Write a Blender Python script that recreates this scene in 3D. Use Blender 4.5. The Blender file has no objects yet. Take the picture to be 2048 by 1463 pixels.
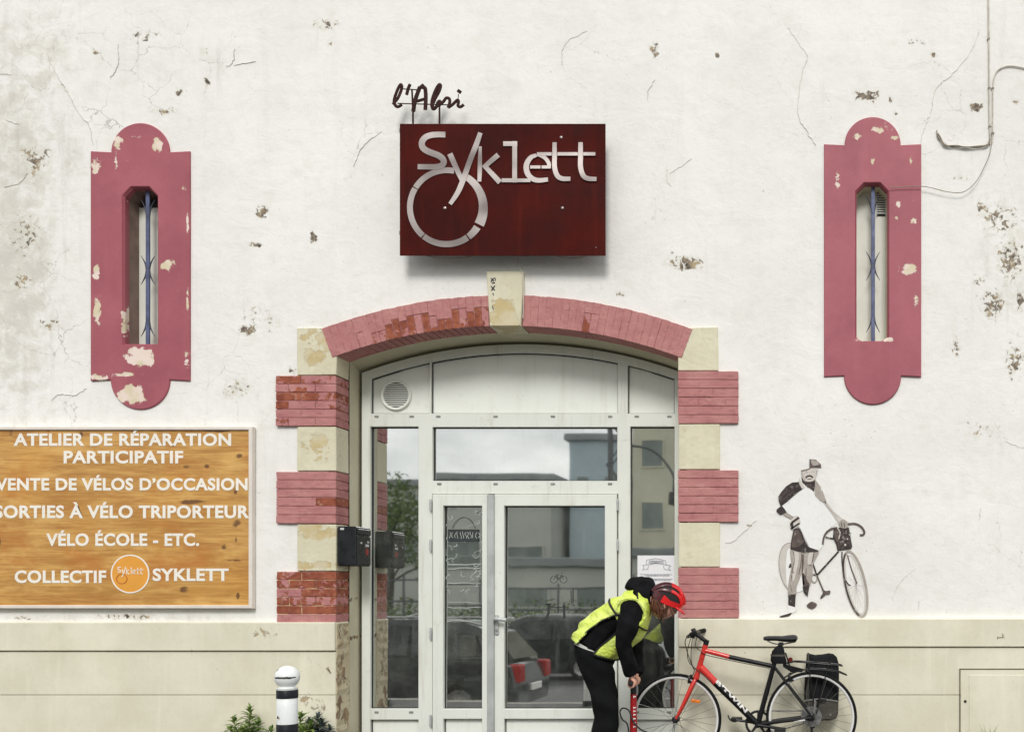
import bpy, bmesh, math, random
import numpy as np
from mathutils import Vector, Matrix

R = math.radians
S = bpy.context.scene
COL = S.collection

# ------------------------------------------------------------------ camera, sky, sun, exposure
D, F, CX, CY, CH = 7.5, 1920.0, 1600.0, 1170.0, 1.336      # distance to wall, focal (photo px), principal point, eye height
CAMX = (CX - 1024.0) / 256.0
cam_d = bpy.data.cameras.new('camera')
cam = bpy.data.objects.new('camera', cam_d); COL.objects.link(cam)
cam.location = (CAMX, -D, CH); cam.rotation_euler = (R(90), 0, 0)
cam_d.sensor_width = 36.0; cam_d.lens = 36.0 * F / 2048.0
cam_d.shift_x = (1024.0 - CX) / 2048.0
cam_d.shift_y = (CY - 731.5) / 2048.0
cam_d.clip_end = 2000.0; cam_d.clip_start = 0.05
S.camera = cam

SUN_EL, SUN_AZ = 37.0, 6.0          # elevation; azimuth east of the facade normal
sd = bpy.data.lights.new('sun', 'SUN'); sd.energy = 2.2; sd.angle = R(18); sd.color = (1.0, 0.975, 0.945)
sun = bpy.data.objects.new('sun', sd); COL.objects.link(sun)
ce, se = math.cos(R(SUN_EL)), math.sin(R(SUN_EL))
sdir = Vector((math.sin(R(SUN_AZ)) * ce, -math.cos(R(SUN_AZ)) * ce, se))      # towards the sun
sun.rotation_euler = sdir.to_track_quat('Z', 'Y').to_euler()
sun.location = (3, -12, 14)

W = bpy.data.worlds.new("World"); S.world = W; W.use_nodes = True
nt = W.node_tree; nt.nodes.clear()
sky = nt.nodes.new('ShaderNodeTexSky'); sky.sky_type = 'NISHITA'; sky.sun_disc = False
sky.sun_elevation = R(SUN_EL); sky.sun_rotation = math.atan2(sdir.x, sdir.y)
b1 = nt.nodes.new('ShaderNodeBackground'); b1.inputs[1].default_value = 0.09
tc = nt.nodes.new('ShaderNodeTexCoord')
mp = nt.nodes.new('ShaderNodeMapping'); mp.inputs['Scale'].default_value = (1, 1, 2.6)
cn = nt.nodes.new('ShaderNodeTexNoise'); cn.inputs['Scale'].default_value = 3.2; cn.inputs['Detail'].default_value = 7; cn.inputs['Roughness'].default_value = .55
cr = nt.nodes.new('ShaderNodeValToRGB')
cr.color_ramp.elements[0].position = .30; cr.color_ramp.elements[0].color = (.62, .64, .65, 1)
cr.color_ramp.elements[1].position = .66; cr.color_ramp.elements[1].color = (1.76, 1.74, 1.67, 1)
b2 = nt.nodes.new('ShaderNodeBackground'); b2.inputs[1].default_value = 1.02
mx = nt.nodes.new('ShaderNodeMixShader'); mx.inputs[0].default_value = .86
wo = nt.nodes.new('ShaderNodeOutputWorld')
L = nt.links.new
L(sky.outputs[0], b1.inputs[0]); L(tc.outputs['Generated'], mp.inputs[0]); L(mp.outputs[0], cn.inputs['Vector'])
L(cn.outputs['Fac'], cr.inputs[0]); L(cr.outputs[0], b2.inputs[0]); L(b1.outputs[0], mx.inputs[1]); L(b2.outputs[0], mx.inputs[2]); L(mx.outputs[0], wo.inputs[0])
S.view_settings.view_transform = 'Standard'; S.view_settings.look = 'None'
S.view_settings.exposure = -0.17; S.view_settings.gamma = 1.0
S.cycles.max_bounces = 8; S.cycles.glossy_bounces = 4; S.cycles.transparent_max_bounces = 12

# ------------------------------------------------------------------ helpers
def P(px, py, y=0.0):
    k = (D + y) / F
    return Vector((CAMX + (px - CX) * k, y, CH - (py - CY) * k))
def XZ(px, py, y=0.0):
    v = P(px, py, y); return (v.x, v.z)
def srgb(r, g, b):
    f = lambda c: ((c / 255 + .055) / 1.055) ** 2.4 if c / 255 > .04045 else c / 255 / 12.92
    return (f(r), f(g), f(b))

class NT:
    def __init__(s, name):
        s.m = bpy.data.materials.new(name); s.m.use_nodes = True
        s.t = s.m.node_tree; s.t.nodes.clear()
        s.out = s.n('ShaderNodeOutputMaterial')
        s.tc = s.n('ShaderNodeTexCoord'); s.obj = s.tc.outputs['Object']
    def n(s, typ, **kw):
        nd = s.t.nodes.new(typ)
        for k, v in kw.items(): setattr(nd, k, v)
        return nd
    def l(s, a, b): s.t.links.new(a, b)
    def set(s, sock, v):
        if hasattr(v, 'links') or isinstance(v, bpy.types.NodeSocket): s.l(v, sock)
        elif isinstance(v, (tuple, list)) and len(v) == 3 and sock.type == 'RGBA': sock.default_value = (*v, 1)
        else: sock.default_value = v
    def noise(s, scale, detail=4, rough=.55, vec=None, dist=0.0, out='Fac'):
        nd = s.n('ShaderNodeTexNoise'); nd.inputs['Scale'].default_value = scale; nd.inputs['Detail'].default_value = detail
        nd.inputs['Roughness'].default_value = rough; nd.inputs['Distortion'].default_value = dist
        s.l(vec or s.obj, nd.inputs['Vector']); return nd.outputs[out]
    def mapv(s, scale=(1, 1, 1), rot=(0, 0, 0), loc=(0, 0, 0)):
        nd = s.n('ShaderNodeMapping'); nd.inputs['Scale'].default_value = scale; nd.inputs['Rotation'].default_value = rot; nd.inputs['Location'].default_value = loc
        s.l(s.obj, nd.inputs[0]); return nd.outputs[0]
    def math(s, op, a, b=0.0, c=0.0, clamp=False):
        nd = s.n('ShaderNodeMath', operation=op); nd.use_clamp = clamp
        s.set(nd.inputs[0], a); s.set(nd.inputs[1], b); s.set(nd.inputs[2], c); return nd.outputs[0]
    def rng(s, v, a, b, c=0.0, d=1.0):
        nd = s.n('ShaderNodeMapRange'); nd.interpolation_type = 'SMOOTHSTEP' ; s.set(nd.inputs[0], v)
        for i, x in enumerate((a, b, c, d)): s.set(nd.inputs[i + 1], x)
        return nd.outputs[0]
    def mix(s, f, a, b, blend='MIX'):
        nd = s.n('ShaderNodeMix', data_type='RGBA', blend_type=blend)
        s.set(nd.inputs[0], f); s.set(nd.inputs[6], a); s.set(nd.inputs[7], b); return nd.outputs[2]
    def attr(s, name):
        nd = s.n('ShaderNodeAttribute'); nd.attribute_name = name; return nd.outputs['Fac']
    def spots(s, lst):
        """mask from soft spots (x, z, rx, rz, strength) at real places on the facade"""
        acc = None
        for (x, z, rx, rz, st) in lst:
            mpn = s.n('ShaderNodeMapping', vector_type='POINT')
            mpn.inputs['Location'].default_value = (-x / rx, 0, -z / rz); mpn.inputs['Scale'].default_value = (1 / rx, 0, 1 / rz)
            s.l(s.obj, mpn.inputs[0])
            ln = s.n('ShaderNodeVectorMath', operation='LENGTH'); s.l(mpn.outputs[0], ln.inputs[0])
            v = s.rng(ln.outputs['Value'], 1.35, 0.15, 0.0, st)
            acc = v if acc is None else s.math('MAXIMUM', acc, v)
        return acc
    def bump(s, h, strength=.3, dist=.01, normal=None):
        nd = s.n('ShaderNodeBump'); nd.inputs['Strength'].default_value = strength; nd.inputs['Distance'].default_value = dist
        s.l(h, nd.inputs['Height'])
        if normal is not None: s.l(normal, nd.inputs['Normal'])
        return nd.outputs[0]
    def finish(s, col, rough=.7, metallic=0.0, normal=None, **kw):
        p = s.n('ShaderNodeBsdfPrincipled')
        s.set(p.inputs['Base Color'], col); s.set(p.inputs['Roughness'], rough); s.set(p.inputs['Metallic'], metallic)
        for k, v in kw.items(): s.set(p.inputs[k.replace('_', ' ')], v)
        if normal is not None: s.l(normal, p.inputs['Normal'])
        s.l(p.outputs[0], s.out.inputs[0]); return s.m

def plain(name, col, rough=.6, metallic=0.0, var=.18, scale=9.0, bump=.15, bscale=40.0, **kw):
    m = NT(name)
    a = m.rng(m.noise(scale, 5), .3, .7)
    c = m.mix(a, tuple(x * (1 - var) for x in col), tuple(min(1, x * (1 + var)) for x in col))
    r = m.rng(m.noise(scale * 2.3, 3), .3, .7, max(0, rough - .08), min(1, rough + .08))
    nm = m.bump(m.noise(bscale, 4), bump, .004) if bump else None
    return m.finish(c, r, metallic, nm, **kw)

class MB:
    """collects solids and links them as one mesh object"""
    def __init__(s): s.v = []; s.f = []; s.mi = []; s.at = []; s.cm = 0; s.ca = 0.0
    def add(s, vs, fs):
        o = len(s.v); s.v += [tuple(v) for v in vs]
        for f in fs: s.f.append([i + o for i in f]); s.mi.append(s.cm); s.at.append(s.ca)
        return s
    def box(s, x0, x1, y0, y1, z0, z1, M=None):
        vs = [Vector((x, y, z)) for z in (z0, z1) for y in (y0, y1) for x in (x0, x1)]
        if M is not None: vs = [M @ v for v in vs]
        return s.add(vs, [(0, 2, 3, 1), (4, 5, 7, 6), (0, 1, 5, 4), (2, 6, 7, 3), (0, 4, 6, 2), (1, 3, 7, 5)])
    def bbox(s, x0, x1, y0, y1, z0, z1, b=.004, jit=0.0, rnd=None):
        """box with chamfered edges"""
        bm = bmesh.new()
        vs = [bm.verts.new((x, y, z)) for z in (z0, z1) for y in (y0, y1) for x in (x0, x1)]
        for f in [(0, 2, 3, 1), (4, 5, 7, 6), (0, 1, 5, 4), (2, 6, 7, 3), (0, 4, 6, 2), (1, 3, 7, 5)]: bm.faces.new([vs[i] for i in f])
        if jit:
            for v in bm.verts: v.co += Vector((rnd.uniform(-jit, jit), rnd.uniform(-jit, jit), rnd.uniform(-jit, jit)))
        bmesh.ops.bevel(bm, geom=list(bm.edges), offset=b, segments=1, affect='EDGES', profile=.5)
        bm.verts.index_update(); bm.verts.ensure_lookup_table()
        s.add([v.co.copy() for v in bm.verts], [[v.index for v in f.verts] for f in bm.faces]); bm.free(); return s
    def loft(s, rings, cap=True, close=True):
        n = len(rings[0]); vs = [v for r in rings for v in r]; fs = []
        for i in range(len(rings) - 1):
            for j in range(n if close else n - 1):
                a, b = i * n + j, i * n + (j + 1) % n
                fs.append((a, b, b + n, a + n))
        if cap and close: fs.append(tuple(range(n))[::-1]); fs.append(tuple(range((len(rings) - 1) * n, len(rings) * n)))
        return s.add(vs, fs)
    def tube(s, pts, r, n=8, cap=True, closed=False, flat=1.0):
        pts = [Vector(p) for p in pts]; m = len(pts)
        rs = r if isinstance(r, (list, tuple)) else [r] * m
        rings = []; prev = None
        for i in range(m):
            if closed: t = (pts[(i + 1) % m] - pts[(i - 1) % m])
            else: t = pts[min(i + 1, m - 1)] - pts[max(i - 1, 0)]
            if t.length < 1e-9: t = Vector((0, 0, 1))
            t.normalize()
            if prev is None:
                up = Vector((0, 1, 0)) if abs(t.y) < .9 else Vector((1, 0, 0))
                a = (up - t * up.dot(t)).normalized()
            else:
                a = prev - t * prev.dot(t)
                a = a.normalized() if a.length > 1e-6 else prev
            prev = a; b = t.cross(a)
            rings.append([pts[i] + (a * math.cos(q) * flat + b * math.sin(q)) * rs[i] for q in (2 * math.pi * k / n for k in range(n))])
        if closed: rings.append(rings[0]); cap = False
        return s.loft(rings, cap)
    def lathe(s, prof, c, axis='Z', n=24, hollow=True):
        rings = []
        ring_shape = prof[0][0] > 1e-6 and prof[-1][0] > 1e-6 and hollow
        if ring_shape: prof = list(prof) + [prof[0]]
        for (r, h) in prof:
            ring = []
            for k in range(n):
                q = 2 * math.pi * k / n; a, b = r * math.cos(q), r * math.sin(q)
                ring.append(Vector(c) + (Vector((a, b, h)) if axis == 'Z' else Vector((a, h, -b)) if axis == 'Y' else Vector((h, a, b))))
            rings.append(ring)
        return s.loft(rings, cap=not ring_shape)
    def mesh(s, verts, faces, M=None):
        return s.add([M @ Vector(v) for v in verts] if M is not None else verts, faces)
    def build(s, name, mats, parent=None, loc=None, smooth=True, ang=38, bevel=0.0, fix=True):
        if not isinstance(mats, (list, tuple)): mats = [mats]
        base = Vector(parent['_w']) if parent is not None and '_w' in parent else Vector((0, 0, 0))
        own = Vector(loc) if loc is not None else base
        me = bpy.data.meshes.new(name)
        me.from_pydata([tuple(Vector(v) - own) for v in s.v], [], s.f)
        for m in mats: me.materials.append(m)
        me.polygons.foreach_set('material_index', s.mi)
        if any(s.at): me.attributes.new('chip', 'FLOAT', 'FACE').data.foreach_set('value', s.at)
        if fix:
            bm = bmesh.new(); bm.from_mesh(me); bmesh.ops.recalc_face_normals(bm, faces=bm.faces); bm.to_mesh(me); bm.free()
        if smooth:
            me.polygons.foreach_set('use_smooth', [True] * len(me.polygons)); me.set_sharp_from_angle(angle=R(ang))
        o = bpy.data.objects.new(name, me); COL.objects.link(o)
        o['_w'] = tuple(own)
        if parent is not None: o.parent = parent; o.location = own - base
        else: o.location = own
        if bevel:
            bv = o.modifiers.new('bevel', 'BEVEL'); bv.width = bevel; bv.segments = 2; bv.limit_method = 'ANGLE'; bv.angle_limit = R(40)
        return o

def thing(name, label, cat, loc=(0, 0, 0), group=None):
    o = bpy.data.objects.new(name, None); COL.objects.link(o)
    o.location = loc; o['_w'] = tuple(loc); o['label'] = label; o['category'] = cat; o.empty_display_size = .1
    if group: o['group'] = group
    return o
def tag(o, label, cat, group=None):
    o['label'] = label; o['category'] = cat
    if group: o['group'] = group
    return o

def _curve_mesh(cu):
    o = bpy.data.objects.new('tmp', cu); COL.objects.link(o)
    dg = bpy.context.evaluated_depsgraph_get(); dg.update()
    me = bpy.data.meshes.new_from_object(o.evaluated_get(dg))
    n = len(me.vertices); co = np.empty(n * 3); me.vertices.foreach_get('co', co); co = co.reshape(-1, 3)
    fs = [list(p.vertices) for p in me.polygons]
    bpy.data.objects.remove(o); bpy.data.curves.remove(cu); bpy.data.meshes.remove(me)
    return co, fs
def fill(outer, holes, y0, y1, mb, bev=0.0):
    """flat shape with holes in the facade plane, y0 (front) to y1 (back)"""
    cu = bpy.data.curves.new('tmp', 'CURVE'); cu.dimensions = '2D'; cu.fill_mode = 'BOTH'
    cu.extrude = max(1e-5, abs(y1 - y0) / 2 - bev); cu.bevel_depth = bev; cu.bevel_resolution = 0; cu.offset = -bev
    for poly in [outer] + list(holes):
        sp = cu.splines.new('POLY'); sp.points.add(len(poly) - 1); sp.use_cyclic_u = True
        for i, (x, z) in enumerate(poly): sp.points[i].co = (x, z, 0, 1)
    co, fs = _curve_mesh(cu); yc = (y0 + y1) / 2
    mb.add([(c[0], yc - c[2], c[1]) for c in co], fs); return mb
_tcache = {}
def text_shape(body, bold=.03, ext=.5):
    k = (body, bold)
    if k not in _tcache:
        cu = bpy.data.curves.new('tmp', 'FONT'); cu.body = body; cu.size = 1; cu.offset = bold; cu.extrude = .5; cu.resolution_u = 4; cu.space_character = 1.06
        _tcache[k] = _curve_mesh(cu)
    return _tcache[k]
def text_fit(mb, body, x0, x1, z0, z1, y0, y1, bold=.03, capref=None):
    """z0..z1 is the cap height; accents rise above it"""
    co, fs = text_shape(body, bold)
    ref, _ = text_shape('E', bold)
    mnz, mxz = ref[:, 1].min(), ref[:, 1].max(); mnx, mxx = co[:, 0].min(), co[:, 0].max()
    mb.add([(x0 + (c[0] - mnx) / (mxx - mnx) * (x1 - x0), (y0 + y1) / 2 - c[2] * (y1 - y0), z0 + (c[1] - mnz) / (mxz - mnz) * (z1 - z0)) for c in co], fs)
    return mb
def stroke(mb, pts, w, y0, y1, closed=False):
    """flat ribbon of varying width along a path in the facade plane (x, z points)"""
    n = len(pts); ws = w if isinstance(w, (list, tuple)) else [w] * n
    Lp, Rp = [], []
    for i in range(n):
        a = Vector(pts[(i - 1) % n] if closed else pts[max(i - 1, 0)]); b = Vector(pts[(i + 1) % n] if closed else pts[min(i + 1, n - 1)])
        p = Vector(pts[i])
        d1 = (p - a); d2 = (b - p)
        d1 = d1.normalized() if d1.length > 1e-9 else d2.normalized(); d2 = d2.normalized() if d2.length > 1e-9 else d1
        t = d1 + d2; t = t.normalized() if t.length > 1e-6 else d1
        nrm = Vector((-t.y, t.x)); k = 1 / max(.45, nrm.dot(Vector((-d1.y, d1.x))))
        Lp.append(p + nrm * ws[i] / 2 * k); Rp.append(p - nrm * ws[i] / 2 * k)
    rings = [[(Lp[i].x, y0, Lp[i].y), (Rp[i].x, y0, Rp[i].y), (Rp[i].x, y1, Rp[i].y), (Lp[i].x, y1, Lp[i].y)] for i in range(n)]
    if closed: rings.append(rings[0])
    mb.loft(rings, cap=not closed); return mb
def smooth_path(pts, n=8, closed=False):
    """Catmull-Rom through points of any dimension"""
    pts = [Vector(p) for p in pts]; m = len(pts); out = []
    for i in range(m if closed else m - 1):
        p0 = pts[(i - 1) % m] if closed or i > 0 else pts[0] * 2 - pts[1]
        p1, p2 = pts[i], pts[(i + 1) % m]
        p3 = pts[(i + 2) % m] if closed or i + 2 < m else pts[-1] * 2 - pts[-2]
        for k in range(n):
            t = k / n
            out.append(.5 * ((2 * p1) + (p2 - p0) * t + (2 * p0 - 5 * p1 + 4 * p2 - p3) * t * t + (3 * p1 - p0 - 3 * p2 + p3) * t ** 3))
    if not closed: out.append(pts[-1])
    return out
def arc(cx, cy, r, a0, a1, n=24):
    return [(cx + r * math.cos(R(a0 + (a1 - a0) * i / n)), cy + r * math.sin(R(a0 + (a1 - a0) * i / n))) for i in range(n + 1)]

def remeshed(mb, voxel, smooth_it=6, fac=.5):
    """union of the collected solids as one continuous skin: verts, faces"""
    me = bpy.data.meshes.new('tmp'); me.from_pydata(mb.v, [], mb.f)
    bm = bmesh.new(); bm.from_mesh(me); bmesh.ops.recalc_face_normals(bm, faces=bm.faces); bm.to_mesh(me); bm.free()
    o = bpy.data.objects.new('tmp', me); COL.objects.link(o)
    rm = o.modifiers.new('r', 'REMESH'); rm.mode = 'VOXEL'; rm.voxel_size = voxel
    sm = o.modifiers.new('s', 'SMOOTH'); sm.iterations = smooth_it; sm.factor = fac
    dg = bpy.context.evaluated_depsgraph_get(); dg.update()
    m2 = bpy.data.meshes.new_from_object(o.evaluated_get(dg))
    n = len(m2.vertices); co = np.empty(n * 3); m2.vertices.foreach_get('co', co); co = co.reshape(-1, 3)
    fs = [list(p.vertices) for p in m2.polygons]
    bpy.data.objects.remove(o); bpy.data.meshes.remove(me); bpy.data.meshes.remove(m2)
    out = MB(); out.add(co.tolist(), fs); return out
def ellring(c, u, w, a, b, n=20, e=1.0):
    out = []
    for k in range(n):
        q = 2 * math.pi * k / n; cc, ss = math.cos(q), math.sin(q)
        out.append(c + u * a * math.copysign(abs(cc) ** e, cc) + w * b * math.copysign(abs(ss) ** e, ss))
    return out

# ------------------------------------------------------------------ materials
def mat_wall():
    m = NT('lime_render')
    g, sp, ck = m.attr('grime'), m.attr('spall'), m.attr('crack')
    big = m.rng(m.noise(.9, 5, .6), .3, .7)
    base = m.mix(big, srgb(230, 229, 225), srgb(239, 238, 234))
    base = m.mix(m.rng(m.noise(6, 6, .65), .45, .72, 0, .35), base, srgb(218, 216, 204))
    gn = m.rng(m.math('ADD', m.math('MULTIPLY', m.noise(7.5, 8, .72, dist=.4), 1.0), m.math('MULTIPLY', g, .42)), .66, .92, 0, 1)
    gcol = m.mix(m.rng(m.noise(5, 5), .35, .65), srgb(204, 200, 186), srgb(190, 184, 172))
    base = m.mix(m.math('MULTIPLY', gn, m.rng(g, .02, .8, .03, .66)), base, gcol)
    tw = m.noise(2.4, 7, .7, m.mapv((1, 1, 1.6), (0, R(25), 0)), 1.1)
    base = m.mix(m.rng(tw, .50, .70, 0, .26), base, srgb(214, 213, 206)); base = m.mix(m.rng(m.noise(19, 6, .7, dist=.6), .56, .72, 0, .24), base, srgb(204, 200, 190))
    base = m.mix(m.math('MULTIPLY', m.rng(m.noise(42, 4, .6, dist=.3), .665, .70), m.rng(m.noise(2.1, 5, .6), .50, .62, .0, .7)), base, srgb(150, 142, 130))
    streak = m.noise(1.0, 6, .6, m.mapv((9, 1, .7)))
    base = m.mix(m.math('MULTIPLY', m.rng(streak, .52, .75, 0, .30), m.rng(g, 0, .5, .2, 1)), base, srgb(170, 164, 150))
    # hairline cracks
    dv = m.n('ShaderNodeVectorMath', operation='ADD')
    sc = m.n('ShaderNodeVectorMath', operation='SCALE'); sc.inputs['Scale'].default_value = .22
    m.l(m.noise(4, 5, .6, out='Color'), sc.inputs[0]); m.l(m.obj, dv.inputs[0]); m.l(sc.outputs[0], dv.inputs[1])
    vo = m.n('ShaderNodeTexVoronoi', feature='DISTANCE_TO_EDGE'); vo.inputs['Scale'].default_value = 2.6; m.l(dv.outputs[0], vo.inputs['Vector'])
    wid = m.math('MULTIPLY', m.math('MULTIPLY', ck, m.rng(m.noise(3, 4), .42, .62)), .011)
    crack = m.rng(m.math('SUBTRACT', vo.outputs['Distance'], wid), .004, -.003, 0, .42)
    crack = m.math('MULTIPLY', crack, m.rng(ck, .02, .15))
    # spalls: small flaked holes where the render has come off
    sn = m.math('ADD', m.math('ADD', m.math('MULTIPLY', m.noise(24, 8, .68, dist=.5), .75), m.math('MULTIPLY', m.noise(9, 4, .6), .25)), m.math('MULTIPLY', sp, .27))
    edge = m.rng(sn, .735, .765); rim = m.rng(sn, .64, .74, 0, .35)
    scol = m.mix(m.rng(m.noise(28, 6), .4, .62), srgb(142, 130, 114), srgb(84, 76, 69))
    scol = m.mix(m.rng(m.noise(9, 3), .5, .66), scol, srgb(176, 158, 128))
    c = m.mix(rim, base, srgb(205, 200, 184)); c = m.mix(edge, c, scol); c = m.mix(crack, c, srgb(110, 104, 96))
    h = m.math('ADD', m.math('MULTIPLY', m.noise(4, 8, .6), .8), m.math('MULTIPLY', edge, -.5))
    h = m.math('ADD', h, m.math('MULTIPLY', m.noise(55, 3), .12)); h = m.math('SUBTRACT', h, m.math('MULTIPLY', crack, .4))
    h = m.math('ADD', h, m.math('MULTIPLY', tw, .9)); h = m.math('ADD', h, m.math('MULTIPLY', m.noise(16, 5, .65, dist=.5), .35))
    return m.finish(c, .88, 0, m.bump(h, .30, .02))

def mat_peel(name, c1, c2, chips, spots=(), rough=.6, amt=.30, scale=16, bias=0.0, dirt=None):
    """paint that flakes off where the spots say, showing a pale undercoat"""
    m = NT(name)
    base = m.mix(m.rng(m.noise(2.2, 6, .6), .3, .7), c1, c2)
    base = m.mix(m.rng(m.noise(30, 3, .6), .5, .75, 0, .12), base, tuple(x * .6 for x in c1))
    base = m.mix(m.rng(m.noise(1.0, 5, .6, m.mapv((14, 1, 1))), .5, .75, 0, .16), base, tuple(min(1, x * 1.35 + .03) for x in c2))
    n = m.noise(scale, 8, .66, dist=.4)
    v = m.math('ADD', n, m.math('MULTIPLY', m.spots(spots), amt)) if spots else n
    v = m.math('ADD', v, bias)
    e = m.rng(v, .72, .735)
    cc = m.mix(m.rng(m.noise(7, 5), .4, .6), chips[0], chips[1])
    fd = m.rng(m.noise(1.7, 6, .65), .45, .70, 0, .35); base = m.mix(fd, base, tuple(min(1, x * 1.18 + .02) for x in c2))
    rimv = m.math('MULTIPLY', m.rng(v, .665, .72, 0, .55), m.rng(m.noise(40, 4), .3, .6)); base = m.mix(rimv, base, tuple((a_ + b_) / 2 for a_, b_ in zip(c2, chips[0])))
    c = m.mix(e, base, cc)
    if dirt: c = m.mix(m.rng(m.noise(4, 7, .65), .52, .75, 0, .6), c, dirt)
    h = m.math('ADD', m.math('MULTIPLY', e, -.6), m.math('MULTIPLY', m.noise(60, 4), .15)); h = m.math('ADD', h, m.math('MULTIPLY', m.noise(6, 4), .35))
    return m.finish(c, m.mix(e, (rough,) * 3, (.9,) * 3), 0, m.bump(h, .55, .010))

def mat_brick(name, mortar=False):
    m = NT(name)
    ch = m.attr('chip')
    n = m.math('ADD', m.noise(11, 7, .62, dist=.3), m.math('MULTIPLY', m.math('SUBTRACT', ch, .5), .9))
    geo = m.n('ShaderNodeNewGeometry'); sx = m.n('ShaderNodeSeparateXYZ'); m.l(geo.outputs['Normal'], sx.inputs[0])
    e = m.math('MULTIPLY', m.rng(n, .605, .640), m.rng(sx.outputs[2], -.85, -.55))
    paint = m.mix(m.rng(m.noise(5, 5), .3, .7), srgb(172, 113, 113), srgb(186, 129, 125))
    paint = m.mix(m.rng(m.noise(22, 5, .6), .52, .72, 0, .30), paint, srgb(140, 78, 84))
    if mortar:
        paint = m.mix(.35, paint, srgb(120, 66, 72)); bare = m.mix(m.noise(20, 4), srgb(196, 166, 122), srgb(222, 200, 164))
    else:
        bare = m.mix(m.rng(m.noise(14, 6, .6), .3, .7), srgb(124, 60, 42), srgb(160, 90, 64))
        bare = m.mix(m.rng(m.noise(24, 6), .55, .75, 0, .5), bare, srgb(206, 160, 140))
    paint = m.mix(m.rng(m.noise(9, 7, .7, m.mapv((1, 1, 2.2))), .5, .7, 0, .38), paint, srgb(200, 152, 146)); paint = m.mix(m.rng(m.noise(48, 5, .7), .58, .72, 0, .5), paint, srgb(118, 62, 66))
    h = m.math('ADD', m.math('MULTIPLY', e, -.6), m.math('MULTIPLY', m.noise(36, 6, .65), .9))
    return m.finish(m.mix(e, paint, bare), .84, 0, m.bump(h, .35, .006))

T_rough = bpy.data.textures.new('masonry_roughness', 'CLOUDS'); T_rough.noise_scale = .03; T_rough.noise_depth = 4
def roughen(o, strength, levels=3):
    sb = o.modifiers.new('subdivide', 'SUBSURF'); sb.subdivision_type = 'SIMPLE'; sb.levels = levels; sb.render_levels = levels
    dp = o.modifiers.new('rough', 'DISPLACE'); dp.texture = T_rough; dp.strength = strength; dp.mid_level = .5
    return o

M_wall = mat_wall()
M_crackline = plain('crack_line', srgb(196, 191, 181), .95, bump=0)  # grey-beige tone of the cracks themselves
cream1, cream2 = srgb(212, 207, 184), srgb(222, 218, 198)
M_plinth = mat_peel('plinth_paint', cream1, cream2, (srgb(120, 104, 82), srgb(176, 160, 132)), [(-1.9, CH - (1262 - CY) / 256, .35, .06, .62), (P(640, 1330).x, P(0, 1330).z, .3, .12, .62), (P(620, 1400).x, P(0, 1400).z, .25, .12, .7), (P(1990, 1270).x, P(0, 1270).z, .2, .1, .5)], .8, .22, 12)
M_stone = mat_peel('painted_stone', srgb(204, 198, 170), srgb(217, 212, 188), (srgb(196, 178, 132), srgb(206, 196, 166)), [(P(636, 690).x, P(0, 690).z, .2, .2, .75), (P(1012, 630).x, P(0, 630).z, .16, .16, 1.0), (P(640, 1060).x, P(0, 1060).z, .22, .1, .95), (P(630, 1130).x, P(0, 1130).z, .3, .05, .8), (P(640, 900).x, P(0, 900).z, .15, .2, .55)], .8, .36, 8, bias=.035, dirt=srgb(196, 188, 158))
M_jamb = mat_peel('jamb_paint', srgb(196, 190, 164), srgb(206, 200, 176), (srgb(96, 80, 62), srgb(150, 128, 100)), [(P(714, 1198).x, P(0, 1198).z, 5, .035, .62), (P(714, 1278).x, P(0, 1278).z, 5, .03, .72)], .8, .30, 10)
M_corner = mat_peel('flaking_corner', srgb(190, 176, 146), srgb(206, 196, 168), (srgb(128, 106, 82), srgb(164, 142, 112)), [], .85, .2, 9, bias=.17)
pk1, pk2 = srgb(152, 76, 88), srgb(166, 88, 98)
def px_spots(lst): return [(P(x, y).x, P(x, y).z, rx / 256, ry / 256, s) for x, y, rx, ry, s in lst]
flake = (srgb(232, 214, 204), srgb(214, 202, 172))
M_pinkL = mat_peel('pink_paint_flaked', pk1, pk2, flake, px_spots([(238, 285, 14, 16, 1), (318, 292, 12, 18, 1.05), (235, 325, 5, 25, .8), (196, 335, 12, 25, .9), (275, 275, 20, 4, .7), (370, 377, 8, 8, .95), (378, 450, 4, 30, .75), (196, 545, 9, 28, .95), (198, 620, 10, 45, .95), (338, 532, 18, 16, 1.05), (283, 715, 36, 26, 1.25), (252, 640, 8, 40, 1.0), (205, 755, 30, 10, 1.0), (268, 790, 40, 22, 1.45), (376, 720, 8, 25, .95), (378, 600, 4, 40, .7), (250, 750, 30, 6, .8)]), amt=.34)
M_pinkR = mat_peel('pink_paint_chipped', pk1, pk2, flake, px_spots([(1715, 275, 12, 8, .95), (1755, 262, 14, 9, 1.0), (1790, 277, 12, 6, .9), (1745, 325, 6, 16, .8), (1674, 365, 8, 22, .88), (1796, 410, 8, 10, 1.05), (1793, 438, 6, 6, .9), (1826, 445, 10, 9, .95), (1818, 539, 20, 14, 1.3), (1832, 600, 8, 28, .85), (1822, 320, 5, 22, .75), (1720, 680, 14, 8, .9), (1775, 680, 14, 7, .9)]), amt=.34)
M_brick = mat_brick('painted_brick'); M_mortar = mat_brick('painted_mortar', True)
def dirty(name, col, rough, dirt, amt):
    m = NT(name)
    c = m.mix(m.rng(m.noise(3, 5), .3, .7), tuple(x * .96 for x in col), col)
    c = m.mix(m.rng(m.noise(1.4, 7, .65, m.mapv((9, 1, .8))), .52, .74, 0, amt), c, dirt)
    c = m.mix(m.rng(m.noise(9, 7, .7), .58, .76, 0, amt), c, dirt)
    return m.finish(c, m.rng(m.noise(7, 5), .3, .7, rough - .06, rough + .14), 0, m.bump(m.noise(30, 4), .05, .004))
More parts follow.
